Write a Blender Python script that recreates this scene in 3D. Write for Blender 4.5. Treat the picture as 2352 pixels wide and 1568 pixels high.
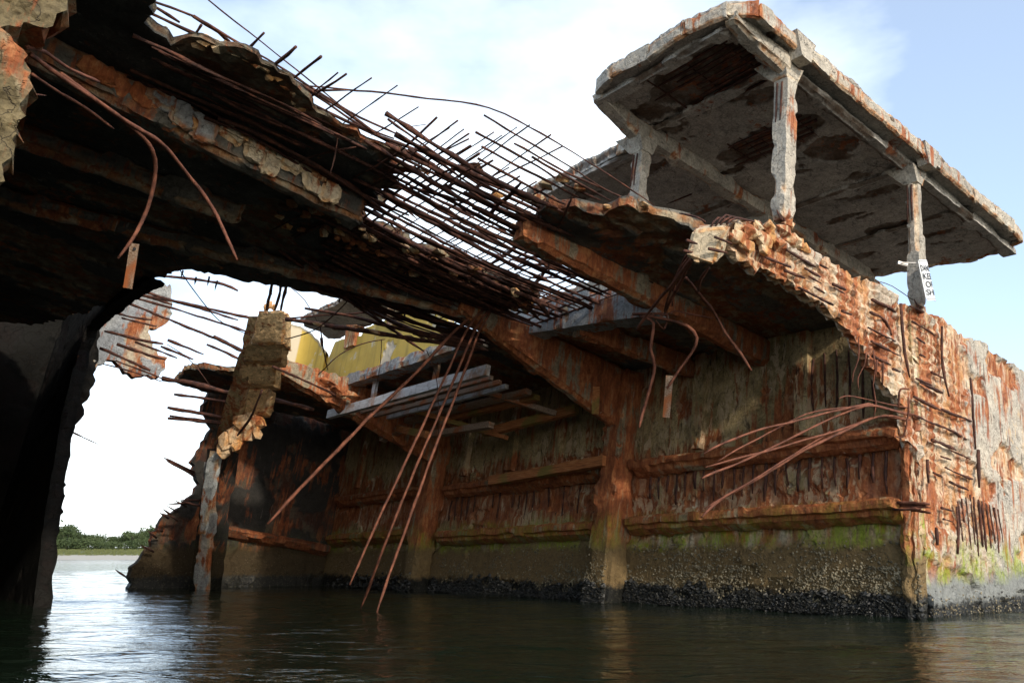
import bpy, bmesh, math, random
import numpy as np
from mathutils import Vector, Matrix, Euler
from mathutils.geometry import delaunay_2d_cdt
R = math.radians
random.seed(7); rng = np.random.default_rng(7)
for o in list(bpy.data.objects): bpy.data.objects.remove(o)
SC = bpy.context.scene; COL = SC.collection

# ------------------------------------------------------------------ camera
EYE = 0.9; FPX = 1960.0
PITCH = math.atan((1278-784)/FPX); SP, CP = math.sin(PITCH), math.cos(PITCH)
cam = bpy.data.cameras.new('camera'); cam.lens = 36*FPX/2352; cam.sensor_width = 36
cam.clip_start = .05; cam.clip_end = 9000
co = bpy.data.objects.new('camera', cam); COL.objects.link(co)
co.location = (0, 0, EYE); co.rotation_euler = (R(90)+PITCH, 0, 0); SC.camera = co
# ------------------------------------------------------------------ light
SUN_AZ = R(146); SUN_EL = R(27)          # azimuth from +Y towards +X : behind the camera, to the right
sun_dir = Vector((math.sin(SUN_AZ)*math.cos(SUN_EL), math.cos(SUN_AZ)*math.cos(SUN_EL), math.sin(SUN_EL)))
sd = bpy.data.lights.new('sun', 'SUN'); sd.energy = 1.35; sd.angle = R(3); sd.color = (1, .90, .76)
so = bpy.data.objects.new('sun', sd); COL.objects.link(so)
so.rotation_euler = (-sun_dir).to_track_quat('-Z', 'Y').to_euler()
W = bpy.data.worlds.new('World'); SC.world = W; W.use_nodes = True
nt = W.node_tree; nt.nodes.clear(); N = nt.nodes.new; Lk = nt.links.new
wo = N('ShaderNodeOutputWorld'); bg = N('ShaderNodeBackground'); Lk(bg.outputs[0], wo.inputs[0])
sky = N('ShaderNodeTexSky'); sky.sky_type = 'NISHITA'; sky.sun_disc = False
sky.sun_elevation = SUN_EL; sky.sun_rotation = SUN_AZ; sky.air_density = 1.0; sky.dust_density = 1.4; sky.ozone_density = 1.6
tcn = N('ShaderNodeTexCoord'); mp = N('ShaderNodeMapping'); Lk(tcn.outputs['Generated'], mp.inputs[0])
mp.inputs['Location'].default_value = (.55, 0.1, .35); mp.inputs['Scale'].default_value = (1, 1, 2.1)
cn = N('ShaderNodeTexNoise'); cn.inputs['Scale'].default_value = 1.35; cn.inputs['Detail'].default_value = 7; cn.inputs['Roughness'].default_value = .52
Lk(mp.outputs[0], cn.inputs['Vector'])
cr = N('ShaderNodeValToRGB'); Lk(cn.outputs['Fac'], cr.inputs[0])
cr.color_ramp.elements[0].position = .46; cr.color_ramp.elements[1].position = .72
cr.color_ramp.elements[0].color = (0.14,)*3+(1,); cr.color_ramp.elements[1].color = (1, 1, 1, 1)
mx = N('ShaderNodeMix'); mx.data_type = 'RGBA'; Lk(cr.outputs[0], mx.inputs[0]); Lk(sky.outputs[0], mx.inputs[6])
mx.inputs[7].default_value = (6.9, 7.4, 7.7, 1)
Lk(mx.outputs[2], bg.inputs[0]); bg.inputs[1].default_value = .12
SC.view_settings.view_transform = 'Standard'; SC.view_settings.look = 'None'
SC.view_settings.exposure = 1.28; SC.view_settings.gamma = 1
SC.render.engine = 'CYCLES'

# ------------------------------------------------------------------ ship frame
# The wreck lists and its decks slope: axis A runs along the hull away from the viewer,
# B across the beam, Wv up its frames.  Everything of the wreck is built in (a, b, w) metres.
def ray(x, y):
    r = (x-1176)/FPX; u = -(y-784)/FPX
    return np.array([r, CP-SP*u, SP+CP*u])
CAM = np.array([0, 0, EYE])
A = ray(3880, 1850); A /= np.linalg.norm(A)
B = ray(-400, 1270); B -= A*A.dot(B); B /= np.linalg.norm(B)
U = np.cross(A, B); O0 = np.array([6.15, 13.4, 0.0]); ABU = np.array([A, B, U])
def ship(P): return ABU @ (np.array(P)-O0)
def hit(x, y, ax, v):
    n = ABU[ax]; r = ray(x, y); t = (v-(CAM-O0)@n)/(r@n); return ship(CAM+r*t)
def at(x, y, t): return ship(CAM+ray(x, y)*t)
SHIP_M = Matrix(((A[0], B[0], U[0], O0[0]), (A[1], B[1], U[1], O0[1]), (A[2], B[2], U[2], O0[2]), (0, 0, 0, 1)))

# ------------------------------------------------------------------ noise
def _h(i, j, k, s):
    n = (i*374761393+j*668265263+k*2147483647+s*1274126177) & 0xffffffff
    n = ((n ^ (n >> 13))*1274126177) & 0xffffffff
    return ((n ^ (n >> 16)) & 0xffff)/65535.0
def vn(P, s=0):
    P = np.asarray(P, float); i = np.floor(P).astype(np.int64); f = P-i; f = f*f*(3-2*f); r = 0
    for dx in (0, 1):
        wx = f[:, 0] if dx else 1-f[:, 0]
        for dy in (0, 1):
            wy = f[:, 1] if dy else 1-f[:, 1]
            for dz in (0, 1):
                wz = f[:, 2] if dz else 1-f[:, 2]
                r = r+wx*wy*wz*_h(i[:, 0]+dx, i[:, 1]+dy, i[:, 2]+dz, s)
    return r
def fbm(P, s=0, o=4, g=.5):
    P = np.asarray(P, float); r = 0; a = 1; t = 0
    for k in range(o): r = r+a*vn(P*(2**k)+17.3*k, s+k*7); t += a; a *= g
    return r/t
def sstep(x, a, b): t = np.clip((x-a)/(b-a), 0, 1); return t*t*(3-2*t)

# ------------------------------------------------------------------ objects
def link(name, me, mat=None, parent=None):
    o = bpy.data.objects.new(name, me); COL.objects.link(o)
    if parent: o.parent = parent
    if mat and not me.materials: me.materials.append(mat)
    return o
def mesh(V, F, smooth=False, spall=None):
    me = bpy.data.meshes.new('m'); me.from_pydata([tuple(v) for v in V], [], [tuple(f) for f in F]); me.validate()
    if smooth: me.polygons.foreach_set('use_smooth', [True]*len(me.polygons))
    if spall is not None:
        at_ = me.attributes.new('spall', 'FLOAT', 'POINT'); at_.data.foreach_set('value', np.asarray(spall, np.float32))
    me.update(); return me
def thing(name, label, cat, loc=(0, 0, 0), group=None, mat4=None):
    o = bpy.data.objects.new(name, None); COL.objects.link(o); o.empty_display_size = .3
    if mat4 is not None: o.matrix_world = mat4
    else: o.location = loc
    o['label'] = label; o['category'] = cat
    if group: o['group'] = group
    return o
def tag(o, label=None, cat=None, group=None, kind=None):
    for k, v in (('label', label), ('category', cat), ('group', group), ('kind', kind)):
        if v: o[k] = v
    return o
class Bag:
    def __init__(s): s.V = []; s.F = []; s.S = []
    def add(s, V, F, S=None):
        n = len(s.V); s.V += [tuple(v) for v in V]; s.F += [tuple(i+n for i in f) for f in F]
        s.S += list(S) if S is not None else [0.0]*len(V)
    def build(s, name, mat, parent=None, smooth=False):
        return link(name, mesh(s.V, s.F, smooth, s.S), mat, parent)

def inside(P, poly):
    x, y = P[:, 0], P[:, 1]; r = np.zeros(len(P), bool); j = len(poly)-1
    for i in range(len(poly)):
        xi, yi = poly[i]; xj, yj = poly[j]
        c = ((yi > y) != (yj > y)) & (x < (xj-xi)*(y-yi)/((yj-yi)+1e-12)+xi); r ^= c; j = i
    return r
def jag_loop(poly, step, jag, seed, smooth_edges=()):
    out = []; n = len(poly); acc = 0
    for i in range(n):
        p = np.array(poly[i], float); q = np.array(poly[(i+1) % n], float); L = np.linalg.norm(q-p)
        k = max(1, int(L/step)); d = (q-p)/max(L, 1e-9); nn = np.array([-d[1], d[0]]); jj = 0 if i in smooth_edges else jag
        for m in range(k):
            t = m/k; s = acc+L*t
            w = (fbm([[s*1.3, seed, 0]], seed, 3)[0]-.5)*2+(vn([[s*6, seed, 3]], seed+9)[0]-.5)*1.0
            if m == 0: w *= .4
            out.append(p+(q-p)*t+nn*(w*jj+rng.uniform(-.5, .5)*jj*.9))
        acc += L
    return out
def sheet(ax, val, poly, thick, res, disp, jag=.06, seed=1, holes=(), smooth_edges=(), backres=True):
    """slab in the plane ax=val (ship axes); poly in the two other axes; thick goes along +ax (may be negative);
       disp(u,v)->(offset out of the front face, spall)"""
    loops = [jag_loop(poly, res, jag, seed, smooth_edges)]+[jag_loop(h, res, jag*.7, seed+5+k) for k, h in enumerate(holes)]
    pts = []; edges = []
    for lp in loops:
        s = len(pts); pts += [tuple(p) for p in lp]; m = len(lp); edges += [(s+i, s+(i+1) % m) for i in range(m)]
    lo = np.min(loops[0], 0); hi = np.max(loops[0], 0)
    gx, gy = np.meshgrid(np.arange(lo[0], hi[0], res), np.arange(lo[1], hi[1], res*.93))
    gx = gx+(np.arange(gx.shape[0]) % 2)[:, None]*res*.5
    G = np.stack([gx.ravel(), gy.ravel()], 1); G += rng.uniform(-.28, .28, G.shape)*res
    m = inside(G, loops[0])
    for h in loops[1:]: m &= ~inside(G, h)
    G = G[m]
    vs, es, fs, *_ = delaunay_2d_cdt([Vector(p) for p in pts]+[Vector(g) for g in G], edges, [], 0, 1e-5)
    V2 = np.array([(v.x, v.y) for v in vs]); T = np.array([f for f in fs])
    C = V2[T].mean(1); k = inside(C, loops[0])
    for h in loops[1:]: k &= ~inside(C, h)
    T = T[k]
    d, sp = disp(V2[:, 0], V2[:, 1])
    oth = [i for i in range(3) if i != ax]
    def mk(off):
        P = np.zeros((len(V2), 3)); P[:, oth[0]] = V2[:, 0]; P[:, oth[1]] = V2[:, 1]; P[:, ax] = val+off; return P
    sg = -1 if thick > 0 else 1
    Fv = mk(sg*d); nb = fbm(np.c_[V2*3, V2[:, 0]*0], seed+31, 3)-.5
    Bv = mk(thick+nb*.08*abs(thick)/.2)
    cnt = {}
    for t in T:
        for i in range(3):
            e = (t[i], t[(i+1) % 3]); cnt[e] = 1
    bd = [e for e in cnt if (e[1], e[0]) not in cnt]
    n = len(V2); mid = {}; MV = []
    for e in bd:
        for q in e:
            if q not in mid:
                mid[q] = 2*n+len(MV); c = (Fv[q]+Bv[q])/2; c = c+rng.uniform(-.5, .5, 3)*abs(thick)*.35; MV.append(c)
    F = [tuple(t) for t in T]+[(t[2]+n, t[1]+n, t[0]+n) for t in T]
    for i, j in bd: F += [(j, i, mid[i], mid[j]), (mid[j], mid[i], i+n, j+n)]
    V = np.r_[Fv, Bv, np.array(MV)] if MV else np.r_[Fv, Bv]
    S = np.r_[sp, sp*0, np.full(len(MV), 1.0)]
    me = mesh(V, F, False, S)
    bm = bmesh.new(); bm.from_mesh(me); bmesh.ops.recalc_face_normals(bm, faces=bm.faces); bm.to_mesh(me); bm.free()
    return me

def hexa(bag, c, res=.12, amp=.015, chip=.05, seed=3, chipf=.5, freq=5.0):
    """rough subdivided six-sided block; c = 8 corners: bottom 0-3 then top 4-7"""
    c = np.array(c, float)
    L = [max(np.linalg.norm(c[1]-c[0]), np.linalg.norm(c[2]-c[3]), np.linalg.norm(c[5]-c[4])),
         max(np.linalg.norm(c[3]-c[0]), np.linalg.norm(c[2]-c[1])), max(np.linalg.norm(c[4]-c[0]), np.linalg.norm(c[6]-c[2]))]
    n = [max(2, int(l/res)) for l in L]
    def tri(u, v, w):
        u = u[:, None]; v = v[:, None]; w = w[:, None]
        return ((1-u)*(1-v)*c[0]+u*(1-v)*c[1]+u*v*c[2]+(1-u)*v*c[3])*(1-w)+((1-u)*(1-v)*c[4]+u*(1-v)*c[5]+u*v*c[6]+(1-u)*v*c[7])*w
    idx = {}; UV = []; F = []
    def vi(i, j, k):
        key = (i, j, k)
        if key not in idx: idx[key] = len(UV); UV.append((i/n[0], j/n[1], k/n[2]))
        return idx[key]
    for i in range(n[0]):
        for j in range(n[1]):
            F.append((vi(i, j, 0), vi(i, j+1, 0), vi(i+1, j+1, 0), vi(i+1, j, 0)))
            F.append((vi(i, j, n[2]), vi(i+1, j, n[2]), vi(i+1, j+1, n[2]), vi(i, j+1, n[2])))
    for i in range(n[0]):
        for k in range(n[2]):
            F.append((vi(i, 0, k), vi(i+1, 0, k), vi(i+1, 0, k+1), vi(i, 0, k+1)))
            F.append((vi(i, n[1], k), vi(i, n[1], k+1), vi(i+1, n[1], k+1), vi(i+1, n[1], k)))
    for j in range(n[1]):
        for k in range(n[2]):
            F.append((vi(0, j, k), vi(0, j, k+1), vi(0, j+1, k+1), vi(0, j+1, k)))
            F.append((vi(n[0], j, k), vi(n[0], j+1, k), vi(n[0], j+1, k+1), vi(n[0], j, k+1)))
    UV = np.array(UV); P = tri(UV[:, 0], UV[:, 1], UV[:, 2]); P0 = P.copy()
    ctr = tri(*[np.array([.5])]*3)[0]
    D = np.stack([fbm(P0*freq+s*31.7, seed+s, 3)-.5 for s in range(3)], 1)*2*amp
    # chipping of edges: points near two faces at once are pulled to the beam's core
    dist = np.stack([np.minimum(UV[:, q], 1-UV[:, q])*L[q] for q in range(3)], 1); srt = np.sort(dist, 1)
    near = 1-np.clip(srt[:, 1]/(res*1.2), 0, 1)
    cm = sstep(fbm(P0*2.2, seed+40, 3), 1-chipf-.08, 1-chipf+.08)
    ax = np.argmax(L); core = UV.copy()
    for q in range(3):
        if q != ax: core[:, q] = .5
    Cc = tri(core[:, 0], core[:, 1], core[:, 2]); dd = Cc-P0; dl = np.linalg.norm(dd, axis=1)[:, None]+1e-6
    P = P+D+dd/dl*np.minimum(chip*(near*cm)[:, None], dl*.6)
    bag.add(P, F, np.clip(near*cm+.25*cm, 0, 1))
def beam(bag, p, q, wid, hgt, up=(0, 0, 1), side=None, **k):
    """beam whose TOP centre line is p->q; wid across, hgt down (a pair = both ends)"""
    p = np.array(p, float); q = np.array(q, float); d = (q-p)/np.linalg.norm(q-p); up = np.array(up, float)
    s = np.cross(up, d); s /= np.linalg.norm(s); u = np.cross(d, s)
    w0, w1 = (wid if isinstance(wid, tuple) else (wid, wid)); h0, h1 = (hgt if isinstance(hgt, tuple) else (hgt, hgt))
    c = [p-s*w0/2-u*h0, q-s*w1/2-u*h1, q+s*w1/2-u*h1, p+s*w0/2-u*h0, p-s*w0/2, q-s*w1/2, q+s*w1/2, p+s*w0/2]
    hexa(bag, c, **k)
def catmull(P, step):
    P = [np.array(p, float) for p in P]
    if len(P) == 2: 
        n = max(2, int(np.linalg.norm(P[1]-P[0])/step)); return [P[0]+(P[1]-P[0])*i/n for i in range(n+1)]
    Q = [2*P[0]-P[1]]+P+[2*P[-1]-P[-2]]; out = []
    for i in range(1, len(Q)-2):
        n = max(2, int(np.linalg.norm(Q[i+1]-Q[i])/step))
        for m in range(n):
            t = m/n; out.append(.5*((2*Q[i])+(-Q[i-1]+Q[i+1])*t+(2*Q[i-1]-5*Q[i]+4*Q[i+1]-Q[i+2])*t*t+(-Q[i-1]+3*Q[i]-3*Q[i+1]+Q[i+2])*t**3))
    out.append(P[-1]); return out
TS = [0]
def tube(bag, pts, r, step=.18, sides=6, rough=.38, wob=.011, taper=.6):
    TS[0] += 1; C = np.array(catmull(pts, step)); n = len(C)
    C += np.stack([vn(C*2.5+9*s, TS[0]+s)-.5 for s in range(3)], 1)*2*wob*(1 if r > .008 else .5)
    T = np.gradient(C, axis=0); T /= np.linalg.norm(T, axis=1)[:, None]+1e-9
    up = np.array([0, 0, 1.0]) if abs(T[0][2]) < .9 else np.array([1.0, 0, 0]); V = []; F = []
    nz = vn(C*4, TS[0]+5); tp = 1-(1-taper)*sstep(np.arange(n)/max(n-1, 1), .93, 1)
    for i in range(n):
        s = np.cross(T[i], up); s /= np.linalg.norm(s)+1e-9; u = np.cross(s, T[i]); up = u
        for j in range(sides):
            an = 2*math.pi*j/sides+i*.35
            rr = r*(1+rough*(nz[i]*1.6-.6)+rng.uniform(-.5, .5)*rough)*tp[i]
            V.append(C[i]+rr*(math.cos(an)*s+math.sin(an)*u))
    for i in range(n-1):
        for j in range(sides):
            k = (j+1) % sides; F.append((i*sides+j, i*sides+k, (i+1)*sides+k, (i+1)*sides+j))
    F += [tuple(range(sides))[::-1], tuple((n-1)*sides+j for j in range(sides))]
    bag.add(V, F)
def bar(parent, pts, r, mat, name='rebar', **k):
    b = Bag(); tube(b, pts, r, **k); return b.build(name, mat, parent, True)
def rock(bag, c, size, seed, flat=1.0, sp=1.0):
    r_ = random.Random(seed); bm = bmesh.new(); c = np.array(c)
    for _ in range(16):
        v = Vector((r_.gauss(0, 1), r_.gauss(0, 1), r_.gauss(0, 1))).normalized()*r_.uniform(.75, 1.1)
        bm.verts.new((v.x*size[0], v.y*size[1], v.z*size[2]))
    bmesh.ops.convex_hull(bm, input=bm.verts); 
    for v in [v for v in bm.verts if not v.link_faces]: bm.verts.remove(v)
    bm.verts.index_update(); V = [c+np.array(v.co) for v in bm.verts]; F = [[v.index for v in f.verts] for f in bm.faces]; bm.free()
    bag.add(V, F, [sp]*len(V))

# ------------------------------------------------------------------ materials
class NB:
    def __init__(s, name):
        s.m = bpy.data.materials.new(name); s.m.use_nodes = True; s.t = s.m.node_tree
        s.b = s.t.nodes['Principled BSDF']; s.tc = s.t.nodes.new('ShaderNodeTexCoord')
        s.geo = s.t.nodes.new('ShaderNodeNewGeometry')
    def n(s, k): return s.t.nodes.new(k)
    def l(s, a, b): s.t.links.new(a, b)
    def map(s, sc=(1, 1, 1), loc=(0, 0, 0), src=None):
        m = s.n('ShaderNodeMapping'); m.inputs['Scale'].default_value = sc; m.inputs['Location'].default_value = loc
        s.l(src or s.tc.outputs['Object'], m.inputs[0]); return m.outputs[0]
    def noise(s, scale, detail=4, rough=.55, vec=None, dist=0):
        n = s.n('ShaderNodeTexNoise'); n.inputs['Scale'].default_value = scale; n.inputs['Detail'].default_value = detail
        n.inputs['Roughness'].default_value = rough; n.inputs['Distortion'].default_value = dist
        s.l(vec or s.tc.outputs['Object'], n.inputs['Vector']); return n.outputs['Fac']
    def ramp(s, f, st):
        r = s.n('ShaderNodeValToRGB'); e = r.color_ramp.elements
        while len(e) < len(st): e.new(.5)
        for i, (p, c) in enumerate(st): e[i].position = p; e[i].color = (c if isinstance(c, tuple) else (c,)*3)+(1,)
        s.l(f, r.inputs[0]); return r.outputs[0]
    def mix(s, f, a, b, mode='MIX'):
        m = s.n('ShaderNodeMix'); m.data_type = 'RGBA'; m.blend_type = mode
        for qi, v in ((0, f), (6, a), (7, b)):
            sock = m.inputs[qi]
            if isinstance(v, (int, float)): sock.default_value = v if qi == 0 else (v, v, v, 1)
            elif isinstance(v, tuple): sock.default_value = v+(1,)
            else: s.l(v, sock)
        return m.outputs[2]
    def math(s, op, a, b=0.0):
        m = s.n('ShaderNodeMath'); m.operation = op
        for sock, v in ((m.inputs[0], a), (m.inputs[1], b)):
            if isinstance(v, (int, float)): sock.default_value = v
            else: s.l(v, sock)
        return m.outputs[0]
    def attr(s, nm):
        a = s.n('ShaderNodeAttribute'); a.attribute_name = nm; return a.outputs['Fac']
    def sep(s, v):
        x = s.n('ShaderNodeSeparateXYZ'); s.l(v, x.inputs[0]); return x.outputs
    def done(s, col, rough=.85, bump=None, bs=.4, bd=.02, spec=.3):
        if isinstance(col, tuple): s.b.inputs['Base Color'].default_value = col+(1,)
        else: s.l(col, s.b.inputs['Base Color'])
        if isinstance(rough, (int, float)): s.b.inputs['Roughness'].default_value = rough
        else: s.l(rough, s.b.inputs['Roughness'])
        s.b.inputs['Specular IOR Level'].default_value = spec
        if bump is not None:
            n = s.n('ShaderNodeBump'); n.inputs['Strength'].default_value = bs; n.inputs['Distance'].default_value = bd
            s.l(bump, n.inputs['Height']); s.l(n.outputs[0], s.b.inputs['Normal'])
        return s.m

RUST = [(.20, (.030, .012, .008)), (.38, (.12, .030, .010)), (.50, (.28, .075, .022)), (.64, (.46, .20, .075)), (.78, (.58, .40, .22))]
def concrete(name, c1, c2, rust=.5, spallc=((.50, .40, .28), (.42, .17, .06)), tide=False, streak=1.0, hue=1.0, patchy=None, grime_shade=.0, silts=1.0, tofs=0.0, zone=None, runs=.66, flake=0.0, siltc=((.052, .036, .015), (.26, .172, .074)), spec=.3, algae=.8):
    k = NB(name); big = k.noise(.9, 6, .6); fine = k.noise(26, 6, .65); mid = k.noise(6, 6, .62)
    col = k.mix(k.ramp(big, [(.35, 0.0), (.65, 1.0)]), c1, c2)
    col = k.mix(.55, col, k.ramp(mid, [(.3, .34), (.5, .92), (.7, 1.3)]), 'MULTIPLY')
    col = k.mix(.7, col, k.ramp(fine, [(.32, .45), (.5, .95), (.68, 1.3)]), 'MULTIPLY')
    # hairline cracks
    v = k.n('ShaderNodeTexVoronoi'); v.feature = 'DISTANCE_TO_EDGE'; v.inputs['Scale'].default_value = 2.3
    dv = k.n('ShaderNodeVectorMath'); dv.operation = 'ADD'; nn = k.n('ShaderNodeTexNoise'); nn.inputs['Scale'].default_value = 2.5; nn.inputs['Detail'].default_value = 5
    k.l(k.tc.outputs['Object'], nn.inputs['Vector']); k.l(k.tc.outputs['Object'], dv.inputs[0]); k.l(nn.outputs['Color'], dv.inputs[1]); k.l(dv.outputs[0], v.inputs['Vector'])
    crack = k.ramp(v.outputs['Distance'], [(.0, 1.0), (.014, 0.0)])
    col = k.mix(k.math('MULTIPLY', crack, .7), col, (.03, .022, .016))
    # spalled zones: bare aggregate, cream to orange
    sp = k.attr('spall'); sc = k.mix(k.ramp(k.noise(3.4, 7, .62, k.map((1, 1, .45))), [(.42, 0.0), (.58, 1.0)]), spallc[0], spallc[1])
    sc = k.mix(.6, sc, k.ramp(k.noise(14, 5, .7), [(.3, .25), (.6, 1.1)]), 'MULTIPLY')
    col = k.mix(k.ramp(sp, [(.25, 0.0), (.6, 1.0)]), col, sc)
    # rust: patches and runs stretched downwards
    st = k.noise(1.0, 7, .62, k.map((7.5, 7.5, .55*streak)), .3); pa = k.noise(1.15, 6, .6, k.map((1, 1, .8), (3, 7, 1)))
    ms = k.math('ADD', k.math('MULTIPLY', st, .55), k.math('MULTIPLY', pa, .55)); ms = k.math('ADD', ms, k.math('MULTIPLY', sp, .05))
    
    if zone: ms = k.math('ADD', ms, k.math('MULTIPLY', k.math('SUBTRACT', k.ramp(k.math('DIVIDE', k.sep(k.tc.outputs['Object'])[2], 6.0), zone), .5), .3))
    th = .66-.20*rust; rm = k.ramp(ms, [(th, 0.0), (th+.055, 1.0)])
    rc = k.ramp(k.math('ADD', k.math('MULTIPLY', k.noise(4.2, 9, .72, k.map((1.6, 1.6, .5))), .62), k.math('MULTIPLY', k.noise(13, 6, .75, k.map((1.5, 1.5, .45), (5, 1, 2))), .38)), RUST)
    col = k.mix(k.math('MULTIPLY', rm, .93), col, rc)
    # white mineral runs
    wr = k.noise(1.0, 6, .6, k.map((11, 11, .7), (9, 2, 4)), .2)
    col = k.mix(k.ramp(wr, [(runs, 0.0), (runs+.06, .55)]), col, (.55, .50, .40))
    if flake:
        fl = k.noise(1.0, 8, .68, k.map((6.5, 6.5, 2.6), (1, 8, 3)), .6); lo_ = k.ramp(k.noise(.8, 4, .6, k.map((1, 1, 1), (4, 4, 9))), [(.44, 0.0), (.60, 1.0)])
        col = k.mix(k.math('MULTIPLY', k.ramp(fl, [(.60-.08*flake, 0.0), (.63-.08*flake, 1.0)]), k.math('MULTIPLY', lo_, .85)), col, k.mix(k.noise(17, 5), (.32, .20, .10), (.70, .55, .36)))
        dk = k.noise(1.0, 8, .7, k.map((9, 9, 1.8), (7, 3, 8)), .4); col = k.mix(k.ramp(dk, [(.58, 0.0), (.64, .8)]), col, (.035, .018, .011))
    if grime_shade: col = k.mix(k.ramp(k.noise(.7, 5, .6, k.map((1, 1, 1), (11, 3, 5))), [(.5-grime_shade*.3, grime_shade), (.72, 0.0)]), col, (.018, .017, .015))  # near-black noise patches: grime, and painted shade on the hold materials
    bump = k.math('ADD', k.math('MULTIPLY', fine, .5), mid); rough = .85
    bump = k.math('SUBTRACT', bump, k.math('MULTIPLY', crack, .5))
    if tide:
        z = k.math('ADD', k.sep(k.geo.outputs['Position'])[2], tofs); xyz = k.geo.outputs['Position']
        zz = k.math('ADD', z, k.math('MULTIPLY', k.math('SUBTRACT', k.noise(1.6, 6, .65, xyz), .5), .55))
        # algae, silt, mussels
        silt = k.mix(k.noise(13, 7, .7), tuple(c_*silts for c_ in siltc[0]), tuple(c_*silts for c_ in siltc[1]))
        col = k.mix(k.ramp(k.math('DIVIDE', zz, 2), [(.52, 1.0), (.66, 0.0)]), col, silt)
        g = k.math('MULTIPLY', k.ramp(k.math('DIVIDE', zz, 4), [(.25, 0.0), (.29, 1.0), (.38, .9), (.46, 0.0)]), k.ramp(k.noise(1.5, 7, .7, k.map((1.6, 1.6, .9))), [(.43, .0), (.55, 1.0)]))
        g = k.math('MULTIPLY', g, k.ramp(k.noise(1, 6, .7, k.map((14, 14, 2.5), (3, 3, 3))), [(.40, .25), (.55, 1.0)]))
        col = k.mix(k.math('MULTIPLY', g, algae), col, k.mix(k.noise(9, 5), (.07, .095, .008), (.36, .46, .02)))
        vb = k.n('ShaderNodeTexVoronoi'); vb.inputs['Scale'].default_value = 16; k.l(xyz, vb.inputs['Vector'])
        barn = k.math('MULTIPLY', k.ramp(vb.outputs['Distance'], [(.16, 1.0), (.30, 0.0)]), k.ramp(k.noise(2.0, 4, .6, xyz), [(.45, 0.0), (.6, 1.0)]))
        barn = k.math('MULTIPLY', barn, k.ramp(k.math('DIVIDE', zz, 2), [(.42, 1.0), (.55, 0.0)]))
        col = k.mix(k.math('MULTIPLY', barn, .55), col, (.26, .21, .13))
        blk = k.ramp(k.math('ADD', k.math('SUBTRACT', z, tofs*.75), k.math('MULTIPLY', k.math('SUBTRACT', k.noise(4.5, 6, .75, xyz), .5), .5)), [(.28, 1.0), (.40, 0.0)])
        col = k.mix(blk, col, k.mix(k.ramp(k.noise(18, 4, .7), [(.55, 0.0), (.72, 1.0)]), (.009, .009, .007), (.10, .09, .06)))
        bump = k.math('ADD', bump, k.math('MULTIPLY', barn, 1.2))
        rough = k.math('SUBTRACT', .85, k.math('MULTIPLY', blk, .35))
    return k.done(col, rough, bump, .8, .04, spec)
M = {}
M['bulk'] = concrete('bulkhead_concrete', (.22, .16, .07), (.50, .37, .185), .50, ((.70, .60, .42), (.46, .16, .04)), tide=True, grime_shade=.10, flake=1.15, zone=[(.20, .25), (.26, .6), (.30, .85), (.44, .85), (.50, .70), (.56, .46), (.8, .50)])
M['frame'] = concrete('rusted_frame_concrete', (.20, .15, .09), (.36, .27, .16), .92, ((.50, .36, .2), (.46, .15, .04)), tide=True, streak=1.5, algae=.45)
M['pale'] = concrete('pale_leg_concrete', (.40, .43, .44), (.52, .54, .52), .12)
M['tan'] = concrete('tan_block_concrete', (.78, .50, .24), (.88, .63, .34), .22, ((.70, .50, .30), (.62, .30, .10)))
M['edge2'] = concrete('dim_rusted_ledge_concrete', (.08, .05, .03), (.14, .09, .055), .9, ((.16, .10, .06), (.2, .07, .025)), grime_shade=.5)
M['edge'] = concrete('torn_edge_concrete', (.34, .27, .18), (.48, .38, .25), .85, ((.62, .46, .28), (.50, .2, .06)), tide=True, tofs=.3)
M['hull'] = concrete('hull_side_concrete', (.38, .35, .30), (.50, .44, .35), .44, ((.62, .50, .36), (.48, .24, .10)), tide=True, tofs=.55, runs=.60, flake=.6, siltc=((.09, .095, .09), (.30, .31, .29)))
M['deck'] = concrete('deck_underside_concrete', (.085, .08, .068), (.20, .185, .15), .42, ((.42, .33, .21), (.36, .15, .05)), streak=3, grime_shade=.7)
M['girder'] = concrete('girder_concrete', (.20, .155, .10), (.30, .25, .17), .78, ((.46, .34, .2), (.40, .15, .05)), streak=2)
M['cross'] = concrete('pale_beam_concrete', (.25, .26, .27), (.36, .36, .34), .38, ((.46, .38, .27), (.36, .13, .05)), grime_shade=.2)
M['roof'] = concrete('canopy_concrete', (.38, .36, .32), (.52, .48, .42), .06, ((.24, .20, .16), (.13, .085, .055)), streak=4, grime_shade=.25)
M['rim'] = concrete('canopy_rim_concrete', (.33, .30, .25), (.46, .41, .33), .24, ((.62, .52, .38), (.40, .20, .09)))
M['chip'] = concrete('broken_concrete', (.50, .42, .30), (.62, .50, .33), .30, ((.60, .47, .30), (.55, .28, .10)))
M['fdeck'] = concrete('dark_deck_underside', (.045, .045, .042), (.12, .118, .105), .22, ((.26, .22, .15), (.17, .075, .03)), streak=3, grime_shade=.85)  # darker variant of the deck concrete, under the fore slab
M['black'] = concrete('shaded_hold_concrete', (.003, .003, .003), (.008, .008, .007), -.4, ((.012, .011, .010), (.012, .008, .007)), grime_shade=.8, runs=.93, spec=.05)  # near-black base colour stands in for the shade inside the hold
M['dark'] = concrete('grimy_shaded_concrete', (.022, .021, .019), (.06, .052, .042), .35, ((.12, .09, .06), (.09, .03, .015)), tide=True, grime_shade=.8, silts=.28, algae=.05)  # grimy concrete darkened further, silt included, to paint in the hold's shade
M['stub'] = concrete('mossy_broken_concrete', (.13, .10, .05), (.22, .17, .085), .40, ((.30, .24, .14), (.26, .11, .04)), grime_shade=.2)
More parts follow.
